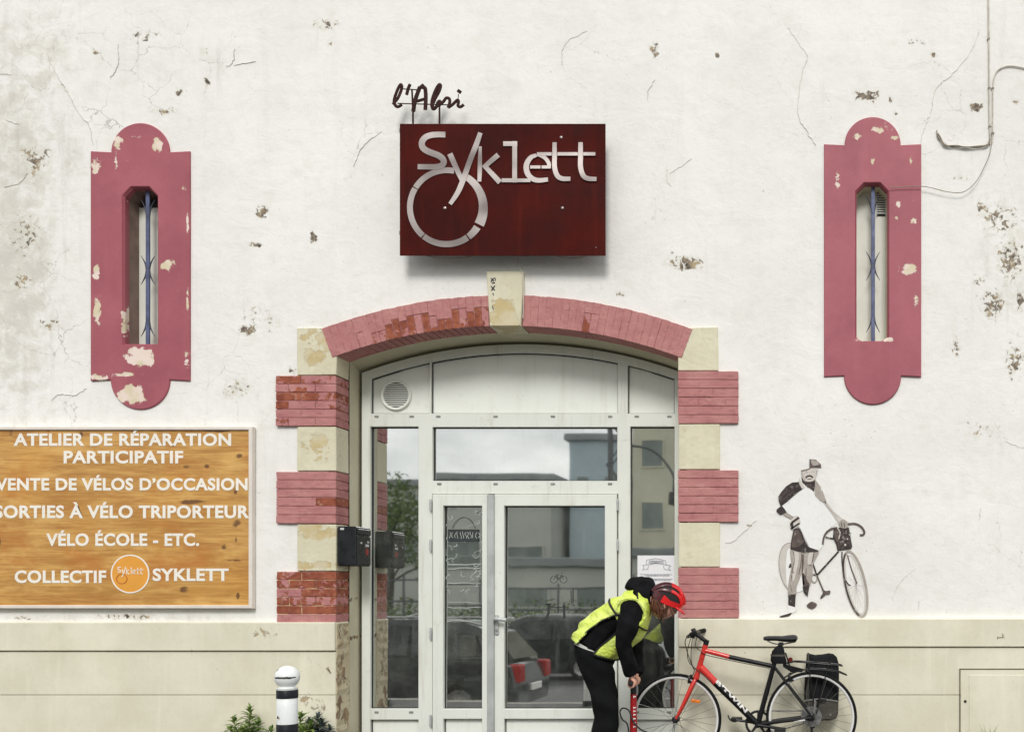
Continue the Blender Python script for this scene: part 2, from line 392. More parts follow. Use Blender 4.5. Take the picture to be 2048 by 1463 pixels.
M_pvc = dirty('white_window_frame', srgb(228, 231, 223), .34, srgb(172, 166, 148), .38)
M_panel = dirty('white_infill_panel', srgb(238, 241, 233), .32, srgb(186, 182, 166), .22)
M_seal = plain('rubber_seal', (.012, .012, .013), .6, bump=0)
M_grey = plain('grey_cap', srgb(140, 142, 138), .5, bump=0)
M_alu = plain('brushed_aluminium', srgb(186, 189, 188), .42, .25, .12, 6, .05)
M_iron = plain('blue_iron', srgb(84, 92, 124), .55, .1, .25, 14, .2)
M_irondark = plain('dark_iron', srgb(58, 62, 78), .6, .1, .2, 14, .2)
M_backboard = plain('white_backing_board', srgb(224, 224, 214), .7, 0, .05, 5, .08)
M_reveal = plain('bare_grey_reveal', srgb(134, 114, 104), .9, 0, .2, 7, .4)
M_black = plain('black_plastic', (.012, .012, .013), .45, 0, .2)
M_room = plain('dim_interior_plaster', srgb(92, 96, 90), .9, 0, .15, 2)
M_floor = plain('interior_floor', srgb(80, 78, 72), .7)

def mat_glass(name, refl=.70, tint=(.80, .86, .83)):
    m = NT(name)
    t = m.n('ShaderNodeBsdfTransparent'); t.inputs[0].default_value = (*tint, 1)
    g = m.n('ShaderNodeBsdfGlossy'); g.inputs['Roughness'].default_value = .02; g.inputs[0].default_value = (.95, .97, .96, 1)
    d = m.n('ShaderNodeBsdfDiffuse'); d.inputs[0].default_value = (.56, .60, .54, 1)
    nm = m.bump(m.noise(1.3, 2), .05, .012); m.l(nm, g.inputs['Normal'])
    fr = m.n('ShaderNodeFresnel'); fr.inputs[0].default_value = 1.5
    k = m.math('ADD', m.math('MULTIPLY', fr.outputs[0], .9), refl, clamp=True)
    x = m.n('ShaderNodeMixShader'); m.l(k, x.inputs[0]); m.l(t.outputs[0], x.inputs[1]); m.l(g.outputs[0], x.inputs[2])
    dust = m.math('ADD', m.rng(m.noise(3.5, 8, .7), .40, .75, .025, .12), m.rng(m.noise(2.0, 6, .65, m.mapv((7, 1, .8))), .52, .75, 0, .07))
    x2 = m.n('ShaderNodeMixShader'); m.l(dust, x2.inputs[0]); m.l(x.outputs[0], x2.inputs[1]); m.l(d.outputs[0], x2.inputs[2])
    m.l(x2.outputs[0], m.out.inputs[0]); return m.m
M_glass = mat_glass('window_glass')

rnd = random.Random(7)
# ------------------------------------------------------------------ ground
def structure(name, mb, mat):
    o = mb.build(name, mat, smooth=False); o['kind'] = 'structure'; return o
M_pave = plain('pavement_asphalt', (.06, .059, .057), .9, 0, .15, 6, .5, 90)
M_road = plain('road_asphalt', (.055, .055, .057), .85, 0, .2, 5, .5, 120)
M_earth = plain('verge_ground', (.09, .085, .07), .95, 0, .3, 3, .6, 30)
M_kerb = plain('kerb_concrete', srgb(150, 147, 140), .9, 0, .12, 8, .4)
structure('ground', MB().box(-400, 400, -400, 400, -1.4, -.69), M_earth)
structure('pavement', MB().box(-60, 60, -3.1, 6.0, -.68, 0), M_pave)
structure('kerb', MB().bbox(-60, 60, -3.25, -3.102, -.68, .004, .015), M_kerb)
structure('road', MB().box(-200, 200, -16, -3.252, -.685, -.55), M_road)
structure('far_pavement', MB().box(-200, 200, -24, -16.002, -.68, -.43), M_pave)

# ------------------------------------------------------------------ the workshop building
B = thing('workshop_building', 'white rendered workshop building with pink brick quoins, arched glazed entrance and cream plinth', 'building')

ARC_C, R_IN, R_OUT = (1015.0, 1640.0), 987.0, 1048.0
def arcz(px, r=R_IN): return ARC_C[1] - math.sqrt(max(0, r * r - (px - ARC_C[0]) ** 2))
WINL = dict(cx=283.0, x0=184, x1=382, ysh=304, ybot=762, top=248, bot=819, ox0=248, ox1=318, oy0=375, oy1=690)
WINR = dict(cx=1745.0, x0=1648, x1=1842, ysh=290, ybot=754, top=236, bot=809, ox0=1711, ox1=1777, oy0=367, oy1=684)

def make_wall():
    x0, x1, z0, z1 = P(-330, 0).x, P(2420, 0).x, P(0, 1243).z, P(0, -330).z
    st = .025; nx, nz = int((x1 - x0) / st), int((z1 - z0) / st)
    xs, zs = np.linspace(x0, x1, nx + 1), np.linspace(z0, z1, nz + 1)
    X, Z = np.meshgrid(xs, zs)
    px = CX + (X - CAMX) * 256; py = CY - (Z - CH) * 256
    def blobs(lst):
        a = np.zeros_like(X)
        for (bx, by, rx, ry, s) in lst:
            d = ((px - bx) / rx) ** 2 + ((py - by) / ry) ** 2
            a = np.maximum(a, s * np.exp(-d * .9))
        return a
    sp = blobs([(655, 50, 38, 16, .95), (662, 88, 7, 8, 1.2), (290, 72, 55, 16, .9), (190, 105, 9, 9, 1.1), (360, 185, 10, 9, 1.5), (415, 165, 13, 16, 1.1), (330, 222, 40, 10, .95), (412, 105, 12, 12, 1.0),
        (525, 425, 18, 16, 1.25), (515, 490, 20, 7, 1.25), (627, 475, 9, 13, 1.7), (495, 660, 26, 13, 1.15), (585, 742, 10, 12, 1.0), (50, 470, 50, 60, .85), (70, 320, 50, 50, .9), (45, 560, 40, 30, .8), (90, 650, 40, 20, .75),
        (1310, 100, 14, 26, 1.05), (1435, 110, 6, 8, 1.4), (1735, 192, 38, 15, 1.25), (1780, 198, 8, 10, 1.3), (1952, 216, 16, 9, 1.75), (1370, 525, 44, 18, 1.15), (1380, 530, 14, 12, 1.4), (1345, 505, 8, 6, 1.1),
        (2000, 440, 50, 40, .95), (2020, 520, 40, 60, 1.0), (1985, 610, 34, 40, 1.05), (2040, 600, 10, 24, 1.35), (1962, 412, 15, 14, 1.1), (2030, 720, 30, 50, .95), (1912, 690, 14, 34, .9), (1500, 1052, 7, 7, 1.3), (1475, 1078, 8, 10, .9),
        (250, 1232, 90, 8, .98), (40, 1236, 60, 8, .9), (470, 778, 50, 26, .8), (1870, 110, 9, 9, 1.1), (1835, 85, 30, 10, .9), (1793, 228, 6, 6, 1.2), (2032, 205, 10, 7, 1.2), (1925, 355, 20, 10, .85), (520, 640, 60, 50, .72), (1240, 590, 30, 20, .6), (620, 800, 20, 20, .7), (1955, 560, 14, 14, 1.1), (1970, 860, 60, 30, .7)])
    gr = blobs([(30, 560, 110, 330, .95), (60, 120, 170, 170, .7), (20, 300, 150, 260, .8), (130, 330, 90, 150, .6), (290, 120, 170, 90, .42), (430, 140, 70, 60, .4), (2030, 520, 120, 220, .6), (2040, 120, 90, 180, .45), (1400, 240, 70, 120, .28), (1370, 700, 90, 60, .2),
        (1390, 520, 70, 40, .35), (540, 640, 60, 120, .38), (480, 790, 90, 50, .55), (90, 830, 160, 40, .5), (430, 620, 60, 120, .35), (640, 60, 60, 50, .3), (1990, 900, 90, 90, .3), (2040, 1160, 70, 90, .35), (520, 980, 28, 200, .35), (250, 1235, 320, 12, .7), (1440, 430, 50, 90, .2), (1720, 190, 60, 30, .4)])
    ck = blobs([(200, 160, 170, 140, .7), (440, 120, 70, 80, .7), (150, 620, 130, 160, .5), (120, 800, 120, 60, .5), (470, 760, 90, 80, .5), (1870, 230, 60, 120, .45), (1600, 180, 60, 110, .35), (1330, 400, 60, 160, .25), (2020, 330, 60, 90, .4), (720, 300, 60, 60, .3), (2010, 1120, 60, 90, .3), (1180, 120, 60, 80, .3)])
    hole = np.zeros_like(X, bool)
    pcx = (px[:-1, :-1] + px[1:, 1:]) / 2; pcy = (py[:-1, :-1] + py[1:, 1:]) / 2
    keep = np.ones_like(pcx, bool)
    for w in (WINL, WINR):
        keep &= ~((pcx > w['ox0'] - 26) & (pcx < w['ox1'] + 26) & (pcy > w['oy0'] - 26) & (pcy < w['oy1'] + 26))
    keep &= ~((pcx > 655) & (pcx < 1376) & (((pcx - 1015) ** 2 + (pcy - 1640) ** 2 < (R_IN + 32) ** 2)))
    idx = np.arange((nx + 1) * (nz + 1)).reshape(nz + 1, nx + 1)
    q = np.stack([idx[:-1, :-1], idx[:-1, 1:], idx[1:, 1:], idx[1:, :-1]], -1)[keep]
    rs = np.random.RandomState(3)
    # the render is slightly uneven
    wav = sum(rs.uniform(.3, 1) * np.sin(X * rs.uniform(1, 5) + Z * rs.uniform(1, 5) + rs.uniform(0, 6)) for _ in range(8)) * .0011
    co = np.stack([X, wav - .001, Z], -1).reshape(-1, 3)
    me = bpy.data.meshes.new('wall'); me.vertices.add(len(co)); me.vertices.foreach_set('co', co.ravel())
    me.loops.add(q.size); me.loops.foreach_set('vertex_index', q.ravel().astype(np.int32))
    me.polygons.add(len(q)); me.polygons.foreach_set('loop_start', np.arange(0, q.size, 4, dtype=np.int32))
    me.update(calc_edges=True); me.polygons.foreach_set('use_smooth', [True] * len(q))
    for nm, a in (('spall', sp), ('grime', gr), ('crack', ck)):
        me.attributes.new(nm, 'FLOAT', 'POINT').data.foreach_set('value', a.ravel().astype(np.float32))
    me.materials.append(M_wall)
    o = bpy.data.objects.new('wall', me); COL.objects.link(o); o.parent = B; o['_w'] = (0, 0, 0)
make_wall()

# cracks one can follow by eye, as shallow dark seams
for pts in ([(470, 96), (468, 118), (462, 130), (452, 134)], [(236, 88), (238, 120), (232, 142), (221, 156)], [(95, 112), (118, 158), (132, 180), (162, 232), (178, 250), (186, 290)],
            [(1576, 56), (1598, 88), (1615, 112), (1606, 140), (1597, 190), (1598, 236), (1613, 262), (1632, 292)], [(1958, 60), (1946, 96), (1905, 148), (1872, 178), (1862, 222), (1848, 258), (1841, 286)],
            [(1175, 62), (1130, 90), (1124, 132)], [(706, 334), (728, 292), (764, 262)], [(1832, 1136), (1812, 1152), (1795, 1172), (1784, 1198)], [(1310, 160), (1297, 182), (1296, 204)],
            [(1334, 330), (1334, 362), (1344, 374)], [(0, 148), (22, 150)], [(1962, 1015), (1958, 1040)], [(2010, 882), (2048, 898)], [(1838, 1200), (1836, 1220)], [(470, 130), (512, 124)], [(12, 240), (40, 250)], [(10, 375), (40, 366), (56, 346)],
            [(1384, 318), (1340, 348)], [(1512, 1040), (1470, 1080), (1450, 1085)], [(104, 800), (118, 788), (150, 790), (172, 776)]):
    path = smooth_path([(*XZ(*p), 0) for p in pts], 10); pp = []
    for i, p in enumerate(path): pp.append((p.x + rnd.uniform(-.006, .006), p.y + rnd.uniform(-.006, .006)))
    w = [max(.0012, .0026 * math.sin(math.pi * (i + .6) / (len(pp) + .4)) * rnd.uniform(.5, 1.2)) for i in range(len(pp))]
    cr = MB(); stroke(cr, pp, w, -.0052, -.001); cr.build('wall_crack', M_crackline, B, smooth=False)

# ---- window surrounds
def half(cx, y, r, up, n=26):
    return [(cx + (-r if up else r) * math.cos(math.pi * i / n), y - (r if up else -r) * math.sin(math.pi * i / n)) for i in range(n + 1)]
def make_window(w, mat, kind):
    r_t = w['ysh'] - w['top']; r_b = w['bot'] - w['ybot']
    out = [(w['x0'], w['ysh'])] + half(w['cx'], w['ysh'] + 2, r_t + 2, True) + [(w['x1'], w['ysh']), (w['x1'], w['ybot'])] + half(w['cx'], w['ybot'] - 2, r_b + 2, False) + [(w['x0'], w['ybot'])]
    c = 17
    op = [(w['ox0'], w['oy0'] + c), (w['ox0'] + c, w['oy0']), (w['ox1'] - c, w['oy0']), (w['ox1'], w['oy0'] + c), (w['ox1'], w['oy1'] - (0 if kind == 'L' else 8)), (w['ox1'] - (0 if kind == 'L' else 12), w['oy1']), (w['ox0'] + (0 if kind == 'L' else 12), w['oy1']), (w['ox0'], w['oy1'] - (0 if kind == 'L' else 8))]
    seen = []
    for q in op:
        if not seen or (abs(q[0] - seen[-1][0]) + abs(q[1] - seen[-1][1])) > .5: seen.append(q)
    op = seen
    y0 = -.018
    sur = fill([XZ(*q, 0) for q in out], [[XZ(*q, 0) for q in op]], y0, .004, MB(), .005).build('window_surround', mat, B)
    # chamfered lip round the opening, then the deep reveal
    k = 5
    def grow(dx): 
        cx, cy = (w['ox0'] + w['ox1']) / 2, (w['oy0'] + w['oy1']) / 2
        return [(cx + (q[0] - cx) * (1 + dx / 34), cy + (q[1] - cy) * (1 + dx / 158)) for q in op]
    ring = lambda poly, y: [Vector((XZ(*q)[0], y, XZ(*q)[1])) for q in poly]
    mb = MB().loft([ring(grow(.6), y0 + .002), ring(grow(-2.2), y0 + .02), ring(grow(-2.2), .045)], cap=False)
    mb.build('opening_lip', mat, sur, smooth=False)
    MB().loft([ring(grow(-1.8), .0455), ring(grow(-1.8), .26)], cap=False).build('reveal', M_reveal if kind == 'L' else M_jamb, sur, smooth=False)
    # back board
    dy = .162
    zt, zb = P(0, w['oy0'] - 4).z, P(0, w['oy1'] + 4).z
    xa, xb = XZ(w['ox0'], 0)[0] - .02, XZ(w['ox1'], 0)[0] + .02
    gap = .11 if kind == 'L' else 0.0
    MB().box(xa, xb, dy, dy + .012, zb + .02, zt - gap).build('backing_board', M_backboard, sur, smooth=False)
    MB().box(xa, xb, dy + .05, dy + .06, zb, zt).build('dark_void', M_room, sur, smooth=False)
    # iron bar with forked spikes
    bx = w['cx'] + (13 if kind == 'L' else 1)
    yb = .055
    def q(px, py): v = P(px, py, yb); return v
    iron = MB(); x = q(bx, 0).x
    iron.bbox(x - .015, x + .015, yb - .007, yb + .007, P(0, w['oy1'] - 1, yb).z, P(0, w['oy0'] - 2, yb).z, .002)
    bar = iron.build('iron_bar', M_iron, sur, smooth=False)
    def pair(py, up, ln=34, spread=14):
        for sgn in (-1, 1):
            pts = [q(bx + sgn * 1.5, py), q(bx + sgn * 4.5, py - up * ln * .45), q(bx + sgn * 9, py - up * ln * .75), q(bx + sgn * spread, py - up * ln)]
            mb = MB().tube(smooth_path(pts, 6), [.0085 * (1 - .8 * i / 18) for i in range(19)], 6)
            mb.build('spike', M_irondark, bar)
    h = w['oy0']
    pair(h + 62, 1, 38); pair(h + 170, 1); pair(h + 160, -1); pair(h + 262, -1, 36)
    if kind == 'R':
        vx0, vx1 = P(1754, 0, .15).x, P(1771, 0, .15).x
        mb = MB(); 
        for i in range(9):
            z = P(0, 388 + i * 4.7, .15).z
            mb.bbox(vx0, vx1, .150, .161, z - .006, z + .002, .001)
        mb.box(vx0 - .004, vx0 - .0005, .148, .161, P(0, 432, .15).z, P(0, 384, .15).z); mb.box(vx1 + .0005, vx1 + .004, .148, .161, P(0, 432, .15).z, P(0, 384, .15).z)
        mb.build('vent_louvre', M_panel, sur, smooth=False)
        MB().box(vx0, vx1, .1612, .1615, P(0, 432, .15).z, P(0, 384, .15).z).build('vent_shade_sheet', M_seal, sur, smooth=False)  # black sheet stands in for the shade behind the louvres
make_window(WINL, M_pinkL, 'L'); make_window(WINR, M_pinkR, 'R')

# ---- brick quoins
def quoin(px0, px1, py0, py1, side, chipf, courses=6):
    xa, xb = P(px0, 0).x, P(px1, 0).x; zt, zb = P(0, py0).z, P(0, py1).z
    ch = (zt - zb) / courses; mb = MB()
    inner = xb if side == 'L' else xa
    mb.cm = 1; mb.ca = max(.02, chipf(.5, .5) * .9)
    mb.box(xa + .007, xb - .007, -.021, .187, zb + .006, zt - .005)
    mb.cm = 0
    for c in range(courses):
        z1 = zt - c * ch; z0 = z1 - ch
        full = xb - xa; cuts = [0, .42, 1] if c % 2 == 0 else [0, .21, .66, 1]
        if side == 'R': cuts = [1 - k for k in cuts][::-1]
        cuts = [k for q_, k in enumerate(cuts) if q_ in (0, len(cuts) - 1) or chipf(k, (c + .5) / courses) > .3 or rnd.random() < .3]
        for i in range(len(cuts) - 1):
            a, b = xa + cuts[i] * full, xa + cuts[i + 1] * full
            corner = (i == len(cuts) - 2) if side == 'L' else (i == 0)
            y1 = (.09 if c % 2 else .19) if corner else .05
            mb.ca = max(.02, min(.98, chipf((a + b) / 2 / full - xa / full, (c + .5) / courses) + rnd.uniform(-.16, .16)))
            off = rnd.uniform(-.0015, .0015); g = .003 if mb.ca > .44 else .0003; bv = .0022
            mb.bbox(a + g * (i > 0), b - g * (i < len(cuts) - 2), -.026 + off, y1, z0 + .0035, z1 - .0025, bv, .0012, rnd)
            if corner and c % 2:
                mb.bbox(a if side == 'R' else b - .12, b if side == 'L' else a + .12, .095, .19, z0 + .004, z1 - .003, .0035, .0014, rnd)
    return roughen(mb.build('brick_quoin', [M_brick, M_mortar], B, smooth=False), .007)
quoin(555, 675, 752, 853, 'L', lambda u, v: .40 + .16 * (v < .75) + .10 * (u < .5))
quoin(556, 675, 943, 1047, 'L', lambda u, v: .24 + (.5 if u > .8 and .5 < v < .85 else 0))
quoin(557, 675, 1142, 1244, 'L', lambda u, v: .74 - .4 * (v > .85) - .15 * (.35 < v < .5))
quoin(1357, 1477, 743, 848, 'R', lambda u, v: .16)
quoin(1357, 1477, 940, 1044, 'R', lambda u, v: .17)
quoin(1357, 1478, 1134, 1235, 'R', lambda u, v: .20)

# ---- stone quoins between the bricks
def stone(px0, px1, py0, py1, poly=None):
    mb = MB()
    if poly: fill([XZ(*q) for q in poly], [], -.022, .188, mb, .004)
    else: mb.bbox(P(px0, 0).x, P(px1, 0).x, -.022, .188, P(0, py1).z, P(0, py0).z, .005, .002, rnd)
    return roughen(mb.build('stone_quoin', M_stone, B, smooth=False), .004, 4)
stone(0, 0, 0, 0, [(597, 657), (654, 657), (661, 668), (676, 708), (675, 750), (597, 751)])
stone(597, 675, 854, 942); stone(597, 675, 1048, 1141)
stone(0, 0, 0, 0, [(1375, 657), (1436, 655), (1437, 742), (1357, 742), (1357, 714)])
stone(1358, 1440, 849, 939); stone(1358, 1440, 1045, 1133)
fill([XZ(*q) for q in [(976, 546), (1050, 545), (1045, 655), (983, 655)]], [], -.045, .19, MB(), .006).build('keystone', M_stone, B, smooth=False)
KS = bpy.data.objects['keystone']; roughen(KS, .003, 3)
for pts in ([(982, 556), (988, 562)], [(988, 556), (982, 563)], [(990, 555), (991, 561)], [(982, 572), (990, 580)], [(990, 571), (983, 581)], [(984, 566), (990, 565)], [(986, 586), (987, 590)], [(985, 612), (987, 618)]):
    mb = MB(); stroke(mb, [XZ(*q, -.045) for q in pts], .006, -.051, -.043); mb.build('scrawl_mark', M_irondark, KS, smooth=False)

# ---- arch of radial bricks, in two rings of half bricks
ab = MB()
for (a0, a1, tw) in ((-20.6, -1.95, 1), (1.85, 20.7, 0)):
    n = 22; step = (a1 - a0) / n
    ab.cm = 1; ab.ca = .5 if tw else .12
    rings = []
    for i in range(n + 1):
        a = a0 + .12 + (a1 - a0 - .24) * i / n; sn, cs = math.sin(R(a)), math.cos(R(a))
        pt = lambda r, y: Vector((XZ(ARC_C[0] + r * sn, ARC_C[1] - r * cs)[0], y, XZ(ARC_C[0] + r * sn, ARC_C[1] - r * cs)[1]))
        rings.append([pt(R_IN + 1.5, -.023), pt(R_OUT - 1.5, -.023), pt(R_OUT - 1.5, .17), pt(R_IN + 1.5, .17)])
    ab.loft(rings)
    ab.cm = 0
    for i in range(n):
        b0, b1 = a0 + step * i, a0 + step * (i + 1)
        cut = (R_IN + R_OUT) / 2 + (rnd.choice((-9, 0, 8)))
        whole = (not tw and not 8 <= i <= 9 and rnd.random() < .75) or (tw and i / n < .3 and rnd.random() < .6)
        for (r0, r1, lo) in (((R_IN, R_OUT, 0),) if whole else ((R_IN, cut, 1), (cut, R_OUT, 0))):
            vs = []
            base = .14
            if tw: base = (.74 if (lo and (0.3 < (i / n) < .98)) else .34 if lo else .2)
            elif lo and 8 <= i <= 9: base = .55
            ab.ca = max(.02, min(.95, base + rnd.uniform(-.2, .2)))
            jo = rnd.uniform(-.0012, .0016)
            rr0, rr1 = r0 + (.1 if not lo and not whole else 0), r1 + (0 if lo else rnd.uniform(-.6, .4))
            g = .05 if ab.ca > .44 else rnd.choice((0, .004, .016))
            if ab.ca > .44 and lo: rr1 -= 1.2
            for (aa, r) in ((b0 + g, rr0), (b1 - g, rr0), (b1 - g, rr1), (b0 + g, rr1)):
                vs.append(XZ(ARC_C[0] + r * math.sin(R(aa)), ARC_C[1] - r * math.cos(R(aa))))
            cxm = sum(v[0] for v in vs) / 4; czm = sum(v[1] for v in vs) / 4
            fr = [Vector((cxm + (v[0] - cxm) * .965, -.0275 + jo, czm + (v[1] - czm) * .985)) for v in vs]
            md = [Vector((v[0], -.026 + jo, v[1])) for v in vs]; bk = [Vector((v[0], .19, v[1])) for v in vs]
            ab.loft([fr, md, bk])
roughen(ab.build('brick_arch', [M_brick, M_mortar], B, smooth=False), .007)

# ---- plinth with its projecting band
for (a, b, yt, yb) in ((-330, 675.5, 1243, 1300), (1357.5, 2420, 1236, 1292)):
    xa, xb = P(a, 0).x, P(b, 0).x
    MB().bbox(xa, xb, -.052, .185, P(0, yb).z, P(0, yt).z, .006).build('plinth_band', M_plinth, B, smooth=False)
for (a, b, yb) in ((-330, 675.5, 1300), (1357.5, 2420, 1292)):
    xa, xb = P(a, 0).x, P(b, 0).x; zt = P(0, yb).z - .010; zm = P(0, 1388).z; mb = MB()
    mb.bbox(xa, xb, -.036, .185, zm + .0015, zt, .004); mb.bbox(xa, xb, -.035, .185, .0, zm - .0015, .003)
    mb.box(xa + .002, xb - .002, -.012, .18, P(0, yb).z - .011, P(0, yb).z - .0005)
    mb.build('plinth', M_plinth, B, smooth=False)
# flaking strip on the left corner of the opening
mb = MB()
z0, z1 = 0.0, P(0, 1246).z
n = 26; rings = []
for i in range(n + 1):
    z = z0 + (z1 - z0) * i / n; x = P(675.5, 0).x; j = rnd.uniform(-.004, .004)
    rings.append([Vector((x - .0, -.030, z)), Vector((x + .006 + j, -.026 + j, z)), Vector((x + .007 + j, .10, z)), Vector((x + .005, .19, z)), Vector((x - .0, .19, z))])
mb.loft(rings); mb.build('flaking_corner', M_corner, B, smooth=False)

# ---- plaster jamb and soffit from the brick back to the frame
YF = .43
FC, FRO = (1047.0, 1617.0), 927.0
front, back = [], []
front.append(Vector((P(676, 0).x, .188, 0.0))); back.append(P(726, 1494, YF + .06))
nA = 40
for i in range(nA + 1):
    px = 676.5 + (1356.5 - 676.5) * i / nA; v = P(px, arcz(px)); front.append(Vector((v.x, .188, v.z + .004)))
    fx = 726 + (1368 - 726) * i / nA; fy = FC[1] - math.sqrt(FRO ** 2 - (fx - FC[0]) ** 2); back.append(P(fx, fy, YF + .06))
front.append(Vector((P(1357, 0).x, .188, 0.0))); back.append(P(1368, 1494, YF + .06))
mb = MB(); n = len(front)
mb.add(front + back, [(i, i + 1, n + i + 1, n + i) for i in range(n - 1)])
mb.build('plaster_reveal', M_jamb, B, smooth=True, ang=50, fix=False)

# ---- entrance frame
def FP(px, py, y=YF): return XZ(px, py, y)
def fz(px, r): return FC[1] - math.sqrt(r * r - (px - FC[0]) ** 2)
outer = [(727, 1489)] + [(727 + (1367 - 727) * i / 40, fz(727 + (1367 - 727) * i / 40, FRO)) for i in range(41)] + [(1367, 1489)]
RI = FRO - 17
def tophole(x0, x1, yb): return [(x0, yb)] + [(x0 + (x1 - x0) * i / 16, fz(x0 + (x1 - x0) * i / 16, RI)) for i in range(17)] + [(x1, yb)]
rect = lambda x0, x1, y0, y1: [(x0, y1), (x0, y0), (x1, y0), (x1, y1)]
H = dict(tl=tophole(745, 862, 828), tcn=tophole(865, 1237, 828), tr=tophole(1257, 1350, 828), sl=rect(744, 840, 854, 1415), kl=rect(744, 840, 1437, 1482),
         ct=rect(868, 1236, 855, 962), door=rect(868, 1238, 988, 1488), sr=rect(1262, 1350, 854, 1415), kr=rect(1262, 1350, 1437, 1482))
mapf = lambda poly, y=YF: [XZ(a, b, y) for a, b in poly]
EF = fill(mapf(outer), [mapf(h) for h in H.values()], YF - .035, YF + .04, MB(), .003).build('entrance_frame', M_pvc, B, smooth=False)
def shrink(poly, d):
    cx = sum(p[0] for p in poly) / len(poly); cy = (min(p[1] for p in poly) + max(p[1] for p in poly)) / 2
    return [(x + (d if x < cx - 1 else -d if x > cx + 1 else 0), y + (d if y < cy else -d)) for x, y in poly]
for k in ('tl', 'tcn', 'tr', 'kl', 'kr'):
    fill(mapf(H[k]), [mapf(shrink(H[k], 1.6))], YF - .006, YF + .012, MB()).build('seal', M_seal, EF, smooth=False)
    fill(mapf(shrink(H[k], 1.2)), [], YF + .004, YF + .03, MB()).build('infill_panel', M_panel, EF, smooth=False)
def pane(poly, parent, tilt=0.0, y=YF + .008):
    pts = mapf(poly, YF); mb = MB()
    zs = [p[1] for p in pts]; zm = (min(zs) + max(zs)) / 2
    mb.add([(p[0], y + (p[1] - zm) * tilt, p[1]) for p in pts], [tuple(range(len(pts)))])
    return mb.build('glass_pane', M_glass, parent, smooth=False, fix=False)
for k, tl in (('sl', .004), ('ct', 0.0), ('sr', .003)):
    fill(mapf(H[k]), [mapf(shrink(H[k], 1.6))], YF - .004, YF + .012, MB()).build('seal', M_seal, EF, smooth=False)
    pane(shrink(H[k], .6), EF, tl)
for (px, py) in [(757, 834), (827, 834), (880, 834), (994, 834), (1108, 834), (1222, 834), (1275, 834), (1340, 834), (882, 968), (994, 968), (1108, 968), (1222, 968), (757, 1422), (826, 1422), (1275, 1422), (1340, 1422)]:
    x, z = FP(px, py)
    MB().bbox(x - .018, x + .018, YF - .041, YF - .034, z - .009, z + .009, .003).build('drain_cap', M_grey, EF, smooth=False)
# round vent in the left fan panel
vx, vz = FP(793, 790)
vm = MB().lathe([(.105, -.018), (.122, -.022), (.128, -.012), (.128, .002), (.104, .002), (.103, -.016)], (vx, YF + .002, vz), 'Y', 40)
VT = vm.build('round_vent', M_panel, EF)
MB().lathe([(.0, 0), (.103, 0), (.103, .001), (0, .001)], (vx, YF - .0005, vz), 'Y', 40).build('vent_void', M_seal, EF, smooth=False)
vl = MB()
for i in range(11):
    h = -.088 + i * .0176; wd = math.sqrt(.103 ** 2 - h * h)
    vl.box(vx - wd, vx + wd, YF - .016, YF - .003, vz + h - .0042, vz + h + .0042)
vl.build('vent_louvre', M_panel, EF, smooth=False)
# door leaves
def leaf(x0, x1, g0, g1, name, hingex):
    yl = YF - .012
    out = rect(x0, x1, 989, 1486); gl = rect(g0, g1, 1012, 1415); kk = rect(g0, g1, 1435, 1480)
    lf = fill(mapf(out), [mapf(gl), mapf(kk)], YF - .052, YF + .024, MB(), .004).build(name, M_pvc, B, smooth=False)
    fill(mapf(gl), [mapf(shrink(gl, 1.7))], YF - .014, YF + .01, MB()).build('seal', M_seal, lf, smooth=False)
    fill(mapf(kk), [mapf(shrink(kk, 1.4))], YF - .014, YF + .01, MB()).build('seal', M_seal, lf, smooth=False)
    fill(mapf(shrink(kk, 1.0)), [], YF - .006, YF + .02, MB()).build('infill_panel', M_panel, lf, smooth=False)
    pane(shrink(gl, .7), lf, .010 if x0 > 900 else .007, YF - .002)
    for py in (1010, 1090, 1265, 1438):
        x, z = FP(hingex, py)
        mb = MB().lathe([(.0, -.048), (.008, -.048), (.009, -.042), (.009, .042), (.008, .048), (0, .048)], (x, YF - .058, z), 'Z', 12)
        mb.lathe([(0, -.002), (.0105, -.002), (.0105, .002), (0, .002)], (x, YF - .058, z + .014), 'Z', 12)
        mb.build('hinge', M_alu, lf)
    return lf
LL = leaf(870, 980, 891, 968, 'door_leaf', 866.5)
RL = leaf(993, 1236, 1012, 1212, 'door_leaf', 1238)
x0, _ = FP(979.5, 0); x1, _ = FP(993.5, 0)
MB().bbox(x0, x1, YF - .075, YF - .02, FP(0, 1485)[1], FP(0, 990)[1], .006).build('door_astragal', M_alu, B, smooth=False)
# lever handle with its plate
hx, hz = FP(998, 1250); yh = YF - .055
MB().bbox(hx - .017, hx + .017, yh - .010, yh + .002, hz - .075, hz + .09, .006).build('handle_plate', M_alu, RL, smooth=False)
mb = MB().tube(smooth_path([(hx, yh - .008, hz + .058), (hx, yh - .05, hz + .058), (hx + .02, yh - .062, hz + .058), (hx + .095, yh - .06, hz + .050)], 6), .0165, 10)
mb.build('door_handle', M_alu, RL)
MB().lathe([(0, -.008), (.009, -.008), (.009, 0), (0, 0)], (hx, yh - .010, hz - .035), 'Y', 14).build('lock_cylinder', M_grey, RL)

